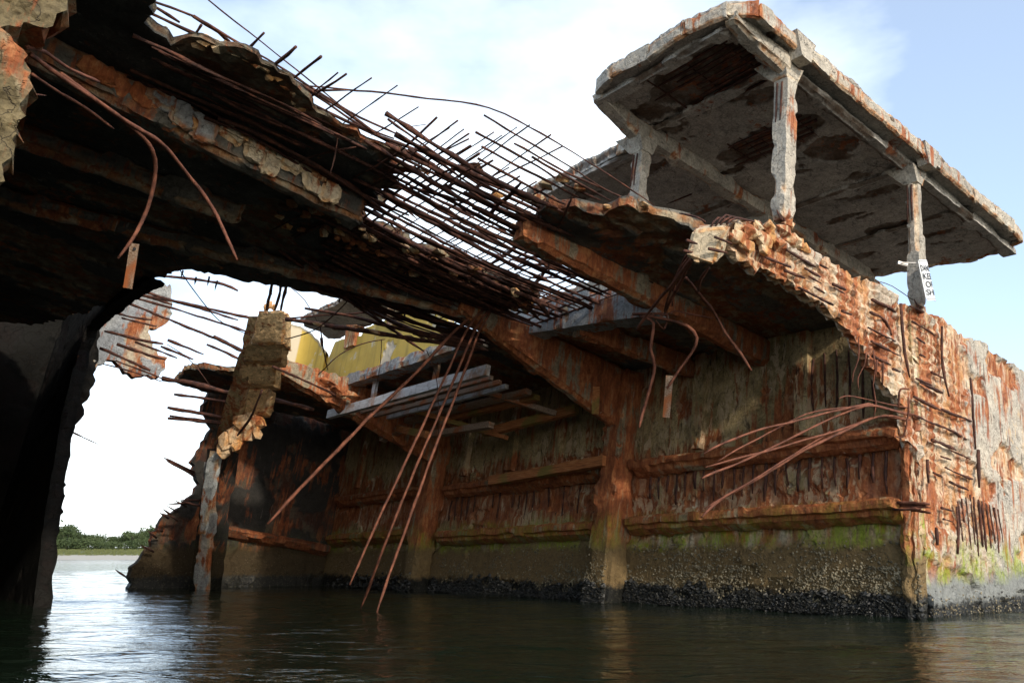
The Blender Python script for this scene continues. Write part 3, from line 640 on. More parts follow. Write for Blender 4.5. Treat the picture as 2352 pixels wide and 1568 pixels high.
# rubble caught in the lattice
for i in range(80):
    x = r3.uniform(620, 1230); y = 455+(x-620)*.36+r3.uniform(-18, 60); s_ = r3.uniform(.05, .13)
    g = Bag(); rock(g, hit(x, y, 2, 4.98+r3.uniform(-.08, .08)), (s_*1.3, s_, s_*.8), 300+i); g.build('concrete_chunk', M['chip' if r3.random() < .55 else 'deck'], FORE)
for i, (x, y, s_) in enumerate([(1100, 388, .12), (1238, 460, .12), (1142, 450, .09), (1180, 520, .07), (1205, 455, .1), (1255, 425, .12), (1290, 412, .1), (1330, 432, .1), (1210, 490, .08), (1325, 480, .1), (1400, 478, .1), (1540, 500, .09), (1560, 505, .07), (1480, 470, .08), (1440, 478, .08)]):
    g = Bag(); rock(g, hit(x, y, 2, 5.15), (s_*1.4, s_, s_*.6), 400+i); g.build('concrete_chunk', M['chip'], HULK)
for x, y, s_ in ((650, 545, .42), (698, 560, .17), (622, 600, .14)):
    g = Bag(); c = at(x, y, 15.6); s2 = s_*.5; rock(g, c, (s2*1.1, s2, s2), int(x)); o = g.build('concrete_chunk', M['chip' if x > 680 else 'deck'], FORE)
# port hull of the fore part + web frame + inner bulkhead: the hold, its shade painted in near-black
poly = px([(350, 640), (395, 655), (400, 700), (382, 745), (345, 752), (350, 800), (385, 820), (380, 850), (330, 860), (250, 830), (215, 860), (205, 895), (180, 960), (160, 1000), (150, 1100), (130, 1200), (110, 1250), (95, 1330), (85, 1420)], 1, 19.8)
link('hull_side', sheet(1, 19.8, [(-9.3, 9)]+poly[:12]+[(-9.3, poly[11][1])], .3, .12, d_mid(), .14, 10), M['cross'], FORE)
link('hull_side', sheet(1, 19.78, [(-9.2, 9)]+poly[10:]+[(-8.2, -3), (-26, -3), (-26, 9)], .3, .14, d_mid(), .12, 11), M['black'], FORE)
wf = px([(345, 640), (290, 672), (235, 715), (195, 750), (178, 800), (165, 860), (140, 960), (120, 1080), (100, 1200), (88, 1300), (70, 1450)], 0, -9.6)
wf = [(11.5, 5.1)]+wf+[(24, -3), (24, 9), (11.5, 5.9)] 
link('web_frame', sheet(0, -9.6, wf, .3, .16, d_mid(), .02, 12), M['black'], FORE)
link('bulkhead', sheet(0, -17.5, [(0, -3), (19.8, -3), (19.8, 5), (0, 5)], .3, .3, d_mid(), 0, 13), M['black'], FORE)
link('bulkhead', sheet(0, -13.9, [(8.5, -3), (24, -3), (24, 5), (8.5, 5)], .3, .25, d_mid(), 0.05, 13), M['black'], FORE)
# near starboard stub at the left edge of the view
poly = px([(-40, 78), (20, 85), (55, 115), (62, 160), (66, 205), (52, 240), (44, 290), (46, 330), (25, 352), (8, 385), (-10, 420), (-160, 560)], 1, 0)
poly = poly+[(-16, 2.0), (-24, 2.2), (-24, 3.4), (-14.4, 3.2)]
def d_stub(u, v):
    P = np.c_[u, v, u*0]; m = fbm(P*4, 3, 4); return (m-.5)*.22+(fbm(P*16, 5, 3)-.5)*.06, sstep(m, .5, .6)
link('hull_side', sheet(1, 0, poly, .4, .035, d_stub, .06, 14), M['stub'], FORE)
poly = px([(-60, -60), (170, -60), (165, 0), (150, 30), (128, 45), (124, 60), (95, 62), (60, 52), (40, 62), (-60, 70)], 1, 0)
link('hull_side', sheet(1, 0, poly, .45, .035, d_stub, .05, 15), M['stub'], FORE)
link('hull_side', sheet(1, .2, [(-24, 3.0), (-14, 3.0), (-13.5, 5.1), (-24, 5.1)], .4, .2, d_mid(), .05, 15), M['stub'], FORE)

# ---- hanging column chunk at port side (a part of the wreck still held by its bars)
def seg(bag, x0, y0, x1, y1, hw0, hw1, t0, t1, dep, **k):
    c = []
    for (x, y, hw, t) in ((x0, y0, hw0, t0), (x1, y1, hw1, t1)):
        l = at(x-hw, y, t); r = at(x+hw, y, t-.12); n = r-l; n = np.cross(n/np.linalg.norm(n), (0, 0, 1)); n /= np.linalg.norm(n)
        if np.dot(n, at(x, y, t+1)-at(x, y, t)) < 0: n = -n
        c.append((l, r, r+n*dep, l+n*dep))
    hexa(bag, list(c[1])+list(c[0]), **k)
blocks = [(622, 712, 612, 790, 33, 42), (608, 792, 597, 832, 41, 44), (593, 836, 586, 886, 41, 42), (582, 890, 571, 948, 41, 40)]
g = Bag(); seg(g, 588, 726, 508, 1030, 16, 20, 20.4, 23.5, .5, res=.13, amp=.02, chip=.05, seed=2, chipf=.4); g.build('hanging_column', M['bulk'], HULK)
for i, (x0, y0, x1, y1, h0, h1) in enumerate(blocks):
    g = Bag(); t0 = 19.75+i*.75; seg(g, x0, y0, x1, y1, h0, h1, t0, t0+.65, .5, res=.09, amp=.025, chip=.07, seed=20+i, chipf=.5); g.build('concrete_chunk', M['tan'], HULK)
for i, (x, y, s_) in enumerate([(560, 972, .36), (582, 965, .3), (545, 995, .34), (525, 1010, .30), (590, 995, .22), (515, 1030, .25), (548, 1022, .25), (570, 1000, .25), (598, 972, .18), (620, 700, .12), (612, 706, .1), (628, 706, .1)]):
    g = Bag(); rock(g, at(x, y, 22.6 if y > 900 else 19.9), (s_*.9, s_*.8, s_*1.0), 500+i); g.build('concrete_chunk', M['tan'], HULK)
g = Bag(); seg(g, 500, 1030, 456, 1372, 24, 24, 23.2, 23.9, .6, res=.15, amp=.03, chip=.08, seed=5, chipf=.4); g.build('column', M['dark'], HULK)
g = Bag(); seg(g, 492, 1035, 460, 1225, 13, 9, 22.7, 23.3, .15, res=.15, amp=.03, chip=.05, seed=6); g.build('column_face', M['pale'], HULK)
g = Bag(); seg(g, 484, 1060, 458, 1372, 15, 17, 23.0, 23.6, .2, res=.15, amp=.04, chip=.06, seed=8); g.build('column_face', M['cross'], HULK)
for pts in (((624, 590, 17.6), (626, 640, 18.6), (617, 690, 19.6), (612, 720, 19.9)), ((644, 600, 17.6), (647, 640, 18.6), (640, 685, 19.6), (630, 716, 19.8)), ((657, 600, 17.4), (660, 640, 18.4), (652, 680, 19.3), (644, 716, 19.8))):
    bar(HULK, [at(*p) for p in pts], .034, M['rebar'])
for pts in (((602, 895, 20.8), (575, 960, 21.4), (545, 1000, 22)), ((500, 1010, 22.6), (482, 1090, 23.2), (465, 1150, 23.6)), ((520, 1030, 22.6), (498, 1110, 23.4), (490, 1180, 23.6)), ((505, 1040, 22.8), (500, 1100, 23.2), (470, 1158, 23.3), (415, 1150, 23.6))):
    bar(HULK, [at(*p) for p in pts], .03, M['rebar'])

# ---- dangling hull-top block at the upper corner of the hull side
g = Bag(); c4 = [(1575, 565), (1592, 522), (1655, 518), (1672, 545)]; ctr_t = 11.35
q4 = [at(1572, 590, 11.4), at(1640, 612, 11.3), at(1665, 590, 11.6), at(1600, 575, 11.8), at(1588, 528, 11.4), at(1672, 518, 11.3), at(1680, 512, 11.6), at(1600, 515, 11.8)]
hexa(g, q4, .045, .025, .05, 91, .7, 7)
for i in range(7): rock(g, at(1600+i*9, 600-i*5, 11.4), (.05, .05, .05), 910+i)
g.build('concrete_chunk', M['chip'], HULK)
for i, (x, y, s_) in enumerate([(1700, 545, .09), (1722, 535, .12), (1750, 548, .12), (1775, 545, .10), (1800, 530, .11), (1822, 552, .10), (1740, 520, .08), (1765, 520, .09), (1835, 560, .09), (1812, 515, .08), (1700, 525, .08), (1850, 570, .08), (1790, 560, .09), (1716, 565, .09), (1755, 575, .08), (1690, 550, .08)]):
    g = Bag(); rock(g, hit(x, y, 1, -.02), (s_*1.9, s_*.9, s_*1.1), 600+i); g.build('concrete_chunk', M['chip'], HULK)
for (x0, y0, x1, y1) in [(1576, 552, 1600, 560), (1642, 545, 1682, 560), (1628, 570, 1670, 580), (1570, 575, 1590, 580)]: bar(HULK, [at(x0, y0, 11.25), at(x1, y1, 11.3)], .02, M['rebar'])
for (xa, ya, xb, yb, xc, yc) in [(1632, 520, 1650, 500, 1690, 512), (1645, 518, 1668, 495, 1710, 508), (1655, 516, 1680, 498, 1722, 508), (1668, 514, 1690, 500, 1740, 510), (1620, 512, 1600, 500, 1560, 490)]:
    bar(HULK, [at(xa, ya, 11.4), at(xb, yb, 11.5), at(xc, yc, 11.9)], .014, M['rebar'])

# ================================================================== rebar lattice
def Z1(x, y): return (.3418*x, .3418*y)
def ZB(x, y): return (574.2+.3418*x, 114.8+.3418*y)
def ZD(x, y): return (574.2+.3418*x, 574.2+.3418*y)
def Z4(x, y): return (.3418*x, 516.8+.3418*y)
def ZE(x, y): return (1148.4+.26855*x, 574.2+.26855*y)
def plane_bar(parent, pts, rpx, w=5.15, f=None, mat=None, **k):
    q = [hit(*(f(*p) if f else p), 2, w if not isinstance(w, (list, tuple)) else w[i]) for i, p in enumerate(pts)]
    t = np.linalg.norm(O0+q[0]@ABU-CAM); return bar(parent, q, rpx*t/FPX, mat or M['rebar'], **k)
L1_ = [ # long bars leaving the fore deck
 ([(478, 0), (680, 160), (804, 260), (933, 361), (1011, 426)], 2.0, 5.5), ([(342, 0), (444, 38), (547, 99), (650, 158), (793, 252), (916, 310)], 3.2, 5.3),
 ([(320, -5), (365, 20), (413, 51)], 4.0, 5.3), ([(320, 20), (444, 75), (533, 113), (600, 140)], 4.2, 5.25), ([(444, 38), (500, 75), (545, 116)], 4.5, 5.3), ([(350, 70), (425, 100)], 3.5, 5.25),
 ([(520, 100), (640, 165), (760, 235), (880, 318), (1000, 385), (1165, 470), (1230, 495)], 4.3, 5.22), ([(560, 120), (650, 170), (720, 215), (830, 290), (905, 318)], 4.0, 5.3),
 ([(660, 208), (760, 262), (850, 305), (984, 354), (1100, 420), (1230, 480), (1345, 530)], 4.6, 5.2), ([(690, 232), (800, 280), (900, 330), (1000, 378)], 4.2, 5.2), ([(670, 195), (820, 207), (981, 226), (1124, 248), (1216, 293), (1292, 337), (1378, 388), (1505, 474)], 2.3, 5.3),
 ([(668, 212), (740, 208), (800, 206)], 2.6, 5.25), ([(700, 255), (800, 330), (880, 395), (940, 420)], 3.6, 5.15), ([(680, 250), (790, 300), (930, 365), (1060, 430), (1180, 478)], 4.4, 5.12),
 ([(604, 268), (700, 310), (780, 345), (867, 388)], 5.0, 5.05), ([(780, 345), (860, 390), (976, 460)], 5.0, 5.05), ([(430, 250), (560, 315), (772, 405), (860, 462), (940, 494)], 5.5, 4.98), ([(500, 272), (574, 300), (752, 395), (911, 504)], 6.0, 4.92), ([(470, 268), (600, 325), (752, 420), (900, 500)], 4.5, 4.9), ([(640, 340), (780, 420), (930, 492)], 3.4, 4.95),
 ([(290, 175), (480, 255), (600, 340)], 4.5, 5.0), ([(300, 160), (420, 215), (560, 275), (700, 340)], 5.5, 5.0),
 ([(1112, 266), (1280, 365), (1400, 440), (1480, 470)], 2.6, 5.25), ([(1093, 303), (1213, 368), (1300, 425), (1378, 460)], 3.6, 5.15), ([(1107, 337), (1165, 368), (1330, 455)], 3.8, 5.1), ([(1098, 364), (1257, 450), (1300, 470)], 3.8, 5.1), ([(1220, 361), (1300, 405), (1400, 460)], 3.6, 5.15), ([(1180, 330), (1300, 395), (1490, 480)], 3.0, 5.25),
 ([(1060, 380), (1180, 430), (1290, 490)], 4.2, 5.1), ([(960, 345), (1066, 395), (1257, 484), (1378, 540)], 4.6, 5.15), ([(1000, 395), (1150, 460), (1300, 530), (1400, 575)], 5.2, 5.1), ([(1066, 442), (1200, 500), (1378, 586)], 5.5, 5.05), ([(1020, 425), (1160, 490), (1290, 555), (1378, 600)], 5.2, 5.05), ([(1087, 476), (1200, 530), (1378, 600), (1500, 650)], 4.6, 5.0), ([(940, 430), (1080, 470), (1200, 528), (1330, 600)], 4.4, 5.0),
 ([(875, 574), (1000, 625), (1182, 705)], 7.0, 4.9), ([(640, 470), (760, 512), (875, 572), (1010, 640), (1090, 690)], 5.0, 4.95), ([(1180, 670), (1230, 690), (1262, 728)], 6.0, 4.9), ([(1100, 655), (1180, 685), (1240, 735)], 4.5, 4.9),
 ([(642, 574), (800, 690), (900, 757), (972, 806)], 4.2, [4.9, 4.85, 4.8, 4.75]), ([(668, 574), (790, 665), (880, 740), (950, 790)], 3.8, [4.9, 4.85, 4.8, 4.78]), ([(520, 480), (600, 530), (680, 590)], 3.0, 4.9),
 ([(625, 841), (740, 892), (868, 960)], 3.4, 4.4)]
for pts, r, w in L1_: plane_bar(FORE if pts[0][0] < 1050 else HULK, pts, r*.78, w)
spk = [((461, 58), (410, 130), 3), ((607, 77), (509, 167), 4), ((680, 108), (564, 202), 5), ((738, 129), (612, 226), 4.5), ((775, 168), (670, 250), 2.2), ((795, 171), (655, 258), 4), ((854, 180), (728, 265), 2.2), ((912, 197), (772, 294), 2.2), ((963, 246), (844, 317), 2), ((1034, 294), (936, 347), 2), ((1066, 297), (957, 375), 2), ((1076, 319), (880, 420), 2.6), ((1134, 304), (984, 400), 1.8), ((1153, 311), (998, 412), 1.8), ((1187, 292), (1012, 416), 1.8), ((1216, 286), (1018, 433), 2.2), ((1266, 310), (1080, 440), 2.4), ((1293, 337), (1066, 447), 2.6), ((978, 286), (930, 292), 1.2), ((886, 363), (792, 400), 2.2), ((560, 290), (520, 330), 2)]
for p, q_, r in spk: plane_bar(FORE if p[0] < 900 else HULK, [p, ((p[0]+q_[0])/2+1, (p[1]+q_[1])/2), q_], r*.72, 5.22, taper=.25)
# two-way mat between the two halves
r4 = random.Random(21); cnt = 0
b_ = 2.2
while b_ < 8.4:
    a0 = np.interp(b_, [2.2, 3.2, 5.5, 8.4], [-8.8, -8.6, -7.9, -6.6])+r4.uniform(-.5, .4); a1 = np.interp(b_, [2.2, 3.2, 4, 8.4], [-6.0, -4.6, -3.1, -3.1])+r4.uniform(-.5, .25); s_ = r4.uniform(-.14, .14)
    w_ = 5.02+r4.uniform(-.06, .05)-.10*sstep(b_, 4, 8)
    bar(FORE if r4.random() < .5 else HULK, [(a0, b_-s_, w_+.02), ((a0+a1)/2, b_, w_-.05-.05*r4.random()), (a1, b_+s_, w_)], r4.uniform(.014, .034), M['rebar'], sides=5, rough=.6, step=.16); b_ += r4.uniform(.08, .19) if b_ < 5 else r4.uniform(.07, .13)
a_ = -8.6
while a_ < -3.2:
    b0 = np.interp(a_, [-8.6, -6.8, -3.2], [1.8, 2.2, 3.1])+r4.uniform(-.3, .2); b1 = np.interp(a_, [-8.6, -7.5, -3.2], [4.2, 6.5, 8.3])+r4.uniform(-.4, .3)
    bar(HULK, [(a_, b0, 5.1), (a_+r4.uniform(-.08, .08), (b0+b1)/2, 5.02), (a_+r4.uniform(-.1, .1), b1, 4.98)], r4.uniform(.010, .018), M['rebar'], sides=5, step=.35); a_ += r4.uniform(.19, .30)
# lower layer under the fore deck edge (ragged)
for i in range(26):
    x0 = 560+r4.uniform(0, 420); y0 = 600+(x0-560)*.20+r4.uniform(-40, 30); ln = r4.uniform(60, 170)
    plane_bar(FORE, [(x0, y0), (x0+ln*.5, y0+ln*.17), (x0+ln, y0+ln*.36)], r4.uniform(1.6, 4), 5.0, sides=5, rough=.6)
for i in range(14):
    x0 = 590+r4.uniform(0, 480); y0 = 520+(x0-590)*.28; ln = r4.uniform(50, 120)
    plane_bar(FORE, [(x0, y0), (x0+ln, y0-ln*.50)], r4.uniform(1.5, 3), 4.98, sides=5, rough=.4)
# rows of bars bared along the underside of the fore deck
for i in range(16):
    x0 = 300+r4.uniform(0, 260); y0 = 60+(x0-300)*.52+r4.uniform(-10, 90); ln = r4.uniform(140, 380)
    plane_bar(FORE, [(x0, y0), (x0+ln*.33, y0+ln*.16+r4.uniform(-5, 5)), (x0+ln*.66, y0+ln*.31+r4.uniform(-5, 5)), (x0+ln, y0+ln*.47)], r4.uniform(2, 4), 4.99-r4.random()*.08, sides=5, rough=.6)
# odd bars, bent, snapped and tangled, lying across the mat
for i in range(34):
    x0 = r4.uniform(620, 1240); y0 = 300+(x0-620)*.36+r4.uniform(0, 150); an = r4.choice([r4.uniform(.25, .55), r4.uniform(-.9, -.3), r4.uniform(.35, .6)]); ln = r4.uniform(50, 190)
    p = []; x, y = x0, y0
    for q in range(5):
        p.append((x, y)); an += r4.uniform(-.22, .22)*(1 if r4.random() < .7 else 2.4); x += ln/4*math.cos(an); y += ln/4*math.sin(an)
    w0 = r4.uniform(4.85, 5.3); plane_bar(FORE, p, r4.uniform(1.2, 3.6), [w0+r4.uniform(-.04, .06) for _ in p], sides=5, rough=.6)
# short drips hanging from the torn slab edge
for (x, y, h) in [(860, 705, 22), (905, 715, 14), (931, 720, 22), (1004, 708, 28), (1018, 712, 12), (1062, 716, 12), (640, 648, 14), (780, 690, 10), (815, 700, 12), (838, 695, 26), (420, 625, 18), (480, 640, 24), (500, 648, 26), (450, 640, 20)]:
    p = hit(x, y-4, 2, 5.0); bar(FORE, [p, p+np.array([.01, .01, -h*.0085])], .018, M['rebar'], taper=.1, sides=5)
# curved near bars at the upper left
for pts, r in ((((60, 108, 6.6), (100, 118, 6.9), (160, 160, 7.3), (230, 186, 7.8)), 4.5), (((70, 125, 6.7), (140, 175, 7.0), (215, 228, 7.4), (280, 275, 7.7), (340, 330, 8.0), (358, 385, 8.2), (345, 470, 8.3), (305, 545, 8.2), (270, 594, 8.1)), 5.2), (((140, 170, 7.0), (200, 215, 7.3), (290, 280, 7.7), (370, 330, 8.1), (430, 400, 8.5), (490, 480, 8.8), (520, 545, 8.8), (543, 595, 8.8)), 5.2), (((75, 170, 6.7), (120, 200, 7.0), (190, 245, 7.4), (262, 295, 7.7)), 3.6), (((50, 220, 6.3), (80, 216, 6.6), (105, 219, 6.8)), 1.6)):
    bar(FORE, [at(*p) for p in pts], r*pts[0][2]/FPX*1.05, M['rebar2'], step=.08, rough=.2, wob=.012)
# wires dangling from the lattice
for pts, r in ((((770, 280, 11.6), (778, 300, 11.7), (770, 360, 11.7), (757, 405, 11.7)), 1.6), (((740, 285, 11.6), (760, 283, 11.6), (772, 292, 11.6)), 1.4), (((366, 547, 16), (444, 664, 17), (502, 735, 17.5), (574, 770, 18)), 1.5), (((383, 790, 22), (434, 824, 22), (482, 886, 22)), 1.5), (((864, 620, 17), (800, 690, 17.5), (735, 750, 17.5), (690, 770, 18), (655, 778, 18.2)), 2), (((735, 740, 18), (740, 790, 18), (752, 850, 18)), 2.2), (((738, 775, 18), (741, 795, 18)), 5), (((655, 650, 17.5), (700, 690, 18), (730, 740, 18)), 1.2), (((876, 780, 18), (872, 850, 18.2), (860, 900, 18.4)), 1.2), (((980, 805, 18), (1000, 860, 18), (1008, 960, 18), (1004, 1040, 18.4)), 1.3), (((730, 860, 19), (780, 815, 19), (830, 790, 19), (885, 780, 19)), 1.8), (((2022, 647, 14.6), (2050, 657, 14.6), (2098, 690, 14.6)), 1.0)):
    bar(FORE if pts[0][0] < 2000 else HULK, [at(*p) for p in pts], r*17/FPX*.8 if pts[0][2] > 14 else r*12/FPX, M['rebar'], name='wire', sides=5, rough=.15)
# four long bars hanging to the water from the girder end
def zt(x, y, z): r = ray(x, y); return (z-EYE)/r[2]
hb = [((1128, 700, 16.8), (1060, 745, 16.6), (960, 850, 16.0), (850, 955, 15.3), (704, 1107, 14.6), (615, 1203, 14.2), 5.4), ((1121, 704, 16.8), (1080, 745, 16.5), (1020, 870, 15.9), (909, 1107, 15.1), (850, 1235, 14.8), (803, 1343, 14.6), 4.4),
      ((1131, 704, 16.8), (1095, 750, 16.5), (1040, 880, 16.0), (941, 1107, 15.2), (880, 1260, 15.0), (828, 1399, zt(828, 1399, -.03)), 4.4), ((1129, 711, 16.8), (1100, 765, 16.5), (1060, 870, 15.9), (970, 1107, 15.0), (910, 1275, 14.6), (862, 1414, zt(862, 1414, -.05)), 4.4)]
for h in hb: bar(HULK, [at(*p) for p in h[:-1]], h[-1]*15.3/FPX*.72, M['rebar2'], step=.15, rough=.25)
# ragged end bundle of the second girder
for i in range(16):
    x0 = 985+r4.uniform(0, 60); y0 = 715+r4.uniform(0, 50); plane_bar(HULK, [(x0, y0), (x0+60, y0+16), (x0+120, y0+38)], r4.uniform(2, 4), 4.75, rough=.6, sides=5)
for pts, r in ((((656, 733), (800, 755), (950, 779), (1104, 800)), 6), (((700, 708), (800, 725), (905, 752), (1060, 790)), 4.2), (((655, 732), (740, 724), (870, 718), (985, 723)), 3), (((770, 750), (860, 762), (1000, 785)), 5), (((900, 750), (1000, 770), (1110, 790)), 4.5), (((950, 765), (1050, 785), (1120, 805)), 6)):
    q = [hit(*p, 1, 6.6) if False else at(*p, 18.6-(p[0]-656)*.0036) for p in pts]; bar(HULK, q, r*17.5/FPX*.8, M['rebar'], rough=.4)
for i, (x, y) in enumerate([(862, 762), (825, 752), (965, 770), (985, 772), (1010, 780), (730, 745), (945, 775)]):
    g = Bag(); rock(g, at(x, y, 17.7), (.16, .06, .05), 700+i); g.build('concrete_chunk', M['chip'], HULK)
# bars at the port side of the break
for pts, r in ((((359, 633), (440, 640), (513, 653), (547, 667)), 5), (((300, 660), (400, 690), (500, 713), (581, 732)), 5), (((287, 672), (410, 695), (547, 735)), 4.5), (((240, 665), (420, 715), (574, 763)), 4), (((150, 640), (273, 688), (390, 735), (560, 804)), 4.5), (((475, 790), (550, 824)), 5), (((490, 772), (560, 808)), 5.5), (((386, 780), (468, 814)), 5), (((370, 795), (445, 825)), 4), (((310, 785), (406, 822)), 4), (((236, 835), (310, 855), (372, 876)), 2.6), (((266, 828), (372, 869)), 3), (((372, 869), (440, 880), (533, 903), (640, 922), (721, 941)), 9), (((400, 905), (470, 915), (560, 930)), 5), (((386, 960), (470, 968), (508, 972)), 5), (((385, 936), (440, 945), (510, 958)), 6), (((390, 955), (450, 962), (505, 968)), 3.5), (((160, 990), (190, 1004)), 3), (((190, 1004), (225, 1020)), 1.5), (((215, 700), (290, 725), (350, 735)), 4), (((240, 760), (320, 780), (375, 790)), 5), (((270, 790), (340, 815), (380, 825)), 5), (((230, 800), (300, 830), (345, 850)), 5), (((280, 730), (360, 750)), 4), (((260, 660), (300, 670), (395, 700)), 4)):
    bar(FORE if pts[0][0] < 370 else HULK, [at(*p, 22.6) for p in pts], r*22.6/FPX*.6, M['rebar'], rough=.5)
for i in range(12):
    x0 = 560+i*17; g = Bag(); rock(g, at(x0+60, 850+i*5+r4.uniform(-14, 14), 22.3), (.3, .16, .12), 800+i); g.build('concrete_chunk', M['girder'], HULK)
# hanging bars from the outer girder end and the dangling block
for pts, r in ((((1600, 30, 11.6), (1540, 150, 12.2), (1500, 260, 12.8), (1470, 480, 13.4)), 2.6), (((1640, 90, 11.6), (1560, 250, 12.4), (1470, 420, 13), (1410, 530, 13.4)), 4), (((1625, 90, 11.6), (1470, 300, 12.4), (1300, 500, 13.4), (1160, 690, 14)), 3.8), (((1610, 60, 11.6), (1520, 200, 12.2), (1440, 400, 13), (1405, 520, 13.3)), 3),
    (((1780, 150, 11.6), (1720, 240, 12), (1690, 360, 12.4)), 3.2), (((1590, 240, 12.4), (1700, 370, 13), (1830, 530, 13.4), (1920, 700, 13.4), (2050, 880, 13.4), (2150, 1035, 13.4)), 3.8), (((1130, 545, 14.8), (1300, 540, 14.7), (1430, 560, 14.6), (1420, 640, 14.6), (1400, 682, 14.6)), 3.4), (((1300, 540, 14.6), (1330, 610, 14.6), (1400, 680, 14.6)), 2),
    (((1200, 570, 14.8), (1260, 585, 14.6), (1315, 625, 14.5), (1300, 740, 14.4), (1285, 850, 14.4), (1320, 990, 14.4), (1280, 1180, 14.3), (1230, 1360, 14.3), (1185, 1520, 14.2)), 4.6), (((1220, 565, 14.8), (1300, 570, 14.6), (1450, 600, 14.5), (1600, 650, 14.4), (1680, 750, 14.3), (1640, 880, 14.2), (1540, 1020, 14.2), (1430, 1185, 14.1)), 4.3), (((1380, 560, 14.6), (1440, 545, 14.6), (1500, 520, 14.6), (1620, 550, 14.6), (1825, 585, 14.7)), 2.6), (((1140, 555, 14.9), (1300, 560, 14.7)), 4)):
    bar(HULK, [at(*ZE(*p[:2]), p[2]) for p in pts], r*13.8/FPX*.85, M['rebar2'], step=.12)
# swept bars torn out of the hull side
zz2 = lambda p: at(*Z2(p[0], p[1]), p[2])
for pts, r in ((((1440, 1235, 13.4), (1300, 1210, 13.3), (1150, 1180, 13.2), (1000, 1150, 13.1), (930, 1148, 13), (895, 1165, 12.9)), 2.2), (((1480, 1290, 13.4), (1300, 1250, 13.3), (1150, 1212, 13.1), (1080, 1215, 13), (700, 1300, 12.6), (300, 1400, 12.2), (0, 1510, 11.9), (-160, 1600, 11.8)), 3.4), (((1460, 1300, 13.4), (1250, 1240, 13.2), (1110, 1222, 13), (850, 1310, 12.8), (600, 1430, 12.5), (300, 1580, 12.2), (-80, 1740, 11.8), (-180, 1790, 11.7)), 3.2), (((1440, 1330, 13.4), (1250, 1295, 13.2), (950, 1390, 12.9), (650, 1480, 12.5), (300, 1580, 12.2), (-150, 1700, 11.8)), 3), (((1440, 1330, 13.4), (1200, 1310, 13.2), (900, 1430, 12.8), (600, 1580, 12.5), (240, 1800, 12.1), (-50, 1960, 11.8), (-180, 2090, 11.6)), 4.2), (((1120, 1220, 13), (700, 1265, 12.7), (400, 1400, 12.4), (100, 1560, 12), (-60, 1660, 11.9)), 2.4), (((820, 1420, 12.8), (560, 1590, 12.4), (200, 1810, 12), (-160, 2020, 11.7)), 2.5)):
    bar(HULK, [zz2(p) for p in pts], r*12.7/FPX*.8, M['rebar2'], step=.15)
for pts, r in ((((1045, 680), (1042, 850), (1005, 960), (1000, 1045)), 1.7), (((1105, 800), (1090, 900), (1042, 1000), (1048, 1090)), 1.7), (((1160, 780), (1175, 950), (1160, 1060), (1180, 1200), (1160, 1310)), 1.8), (((1440, 1092), (1375, 1092), (1362, 1150), (1360, 1242)), 2.4), (((1432, 1150), (1435, 1280), (1402, 1460), (1340, 1460)), 2.2), (((1240, 880), (1238, 980), (1230, 1055)), 3.4), (((1195, 860), (1180, 1000)), 2.5)):
    bar(HULK, [at(*Z2(*p), 13.1) for p in pts], r*13.1/FPX*.9, M['rebar2'], sides=5)

# ================================================================== roof canopy on posts
def d_roof(a_, b_):
    P = np.c_[a_, b_, a_*0]; s = np.zeros(len(a_))
    for (a0, b0, ra, rb) in ((-4.1, 1.25, .75, 1.15), (-1.9, 1.5, .45, 1.2), (-1.1, .9, .4, .5), (.2, 4.2, .15, .5), (-.6, 4.6, .18, .6), (2.2, 1.6, .22, .7), (-1.6, 5.3, .16, .5), (1.3, 2.1, .12, .5), (3.0, 1.2, .12, .6)):
        e = ((a_-a0)/ra)**2+((b_-b0)/rb)**2+(fbm(P*3.2, 15, 3)-.5)*1.6; s = np.maximum(s, 1-sstep(e, .75, .95))
    m = fbm(P*np.array([2.6, 1.1, 1]), 25, 4); s = np.maximum(s, sstep(m, .66, .68)*.8)
    board = .006*np.sin(a_*2*math.pi/.9)
    return -s*.07*(.6+.6*fbm(P*8, 4, 2))+(fbm(P*2.5, 9, 4)-.5)*.03+board, s
roofp = [(-4.75, -.22), (-5.05, .1), (-5.16, .8), (-5.12, 1.6), (-5.18, 2.4), (-5.05, 2.85), (-4.5, 3.08), (-3.55, 3.15), (-3.42, 4), (-3.4, 6.8), (3.9, 6.8), (4.0, 3.2), (4.2, 1.9), (4.5, .8), (4.25, -.18), (3.7, -.24), (2, -.22), (0, -.24), (-2, -.22)]
CAN = link('canopy_roof', sheet(2, 8.0, roofp[::-1], .27, .065, d_roof, .035, 31), M['roof'], HULK)
# rim fascia all round, flaking
rim = roofp+[roofp[0]]
for i in range(len(roofp)):
    p, q_ = np.array(rim[i]), np.array(rim[i+1]); mid_ = (p+q_)/2
    if min(p[1], q_[1]) > 3.5: continue
    g = Bag(); beam(g, (p[0], p[1], 8.24), (q_[0], q_[1], 8.24), .10, .30, res=.07, amp=.022, chip=.05, seed=40+i, chipf=.55, freq=6)
    g.build('rim', M['rim'], CAN)
def cbeam(p, q_, wid, hgt, mat='roof', **k):
    g = Bag(); beam(g, p, q_, wid, hgt, **{**dict(res=.09, amp=.015, chip=.07, seed=int(abs(p[0]*10+p[1]*7))+3, chipf=.5), **k}); return g.build('roof_beam', M[mat], CAN)
cbeam((-4.7, .12, 8.02), (4.4, .12, 8.02), .26, .20); cbeam((-3.7, 2.95, 8.02), (4.0, 2.95, 8.02), .26, .34, 'rim'); cbeam((-3.3, 6.4, 8.02), (4.2, 6.4, 8.02), .26, .34)
for a_, h in ((-4.85, .14), (.28, .12), (-3.6, .10), (2.3, .08)): cbeam((a_, 0.2, 8.02), (a_, 2.9, 8.02), .24, h)
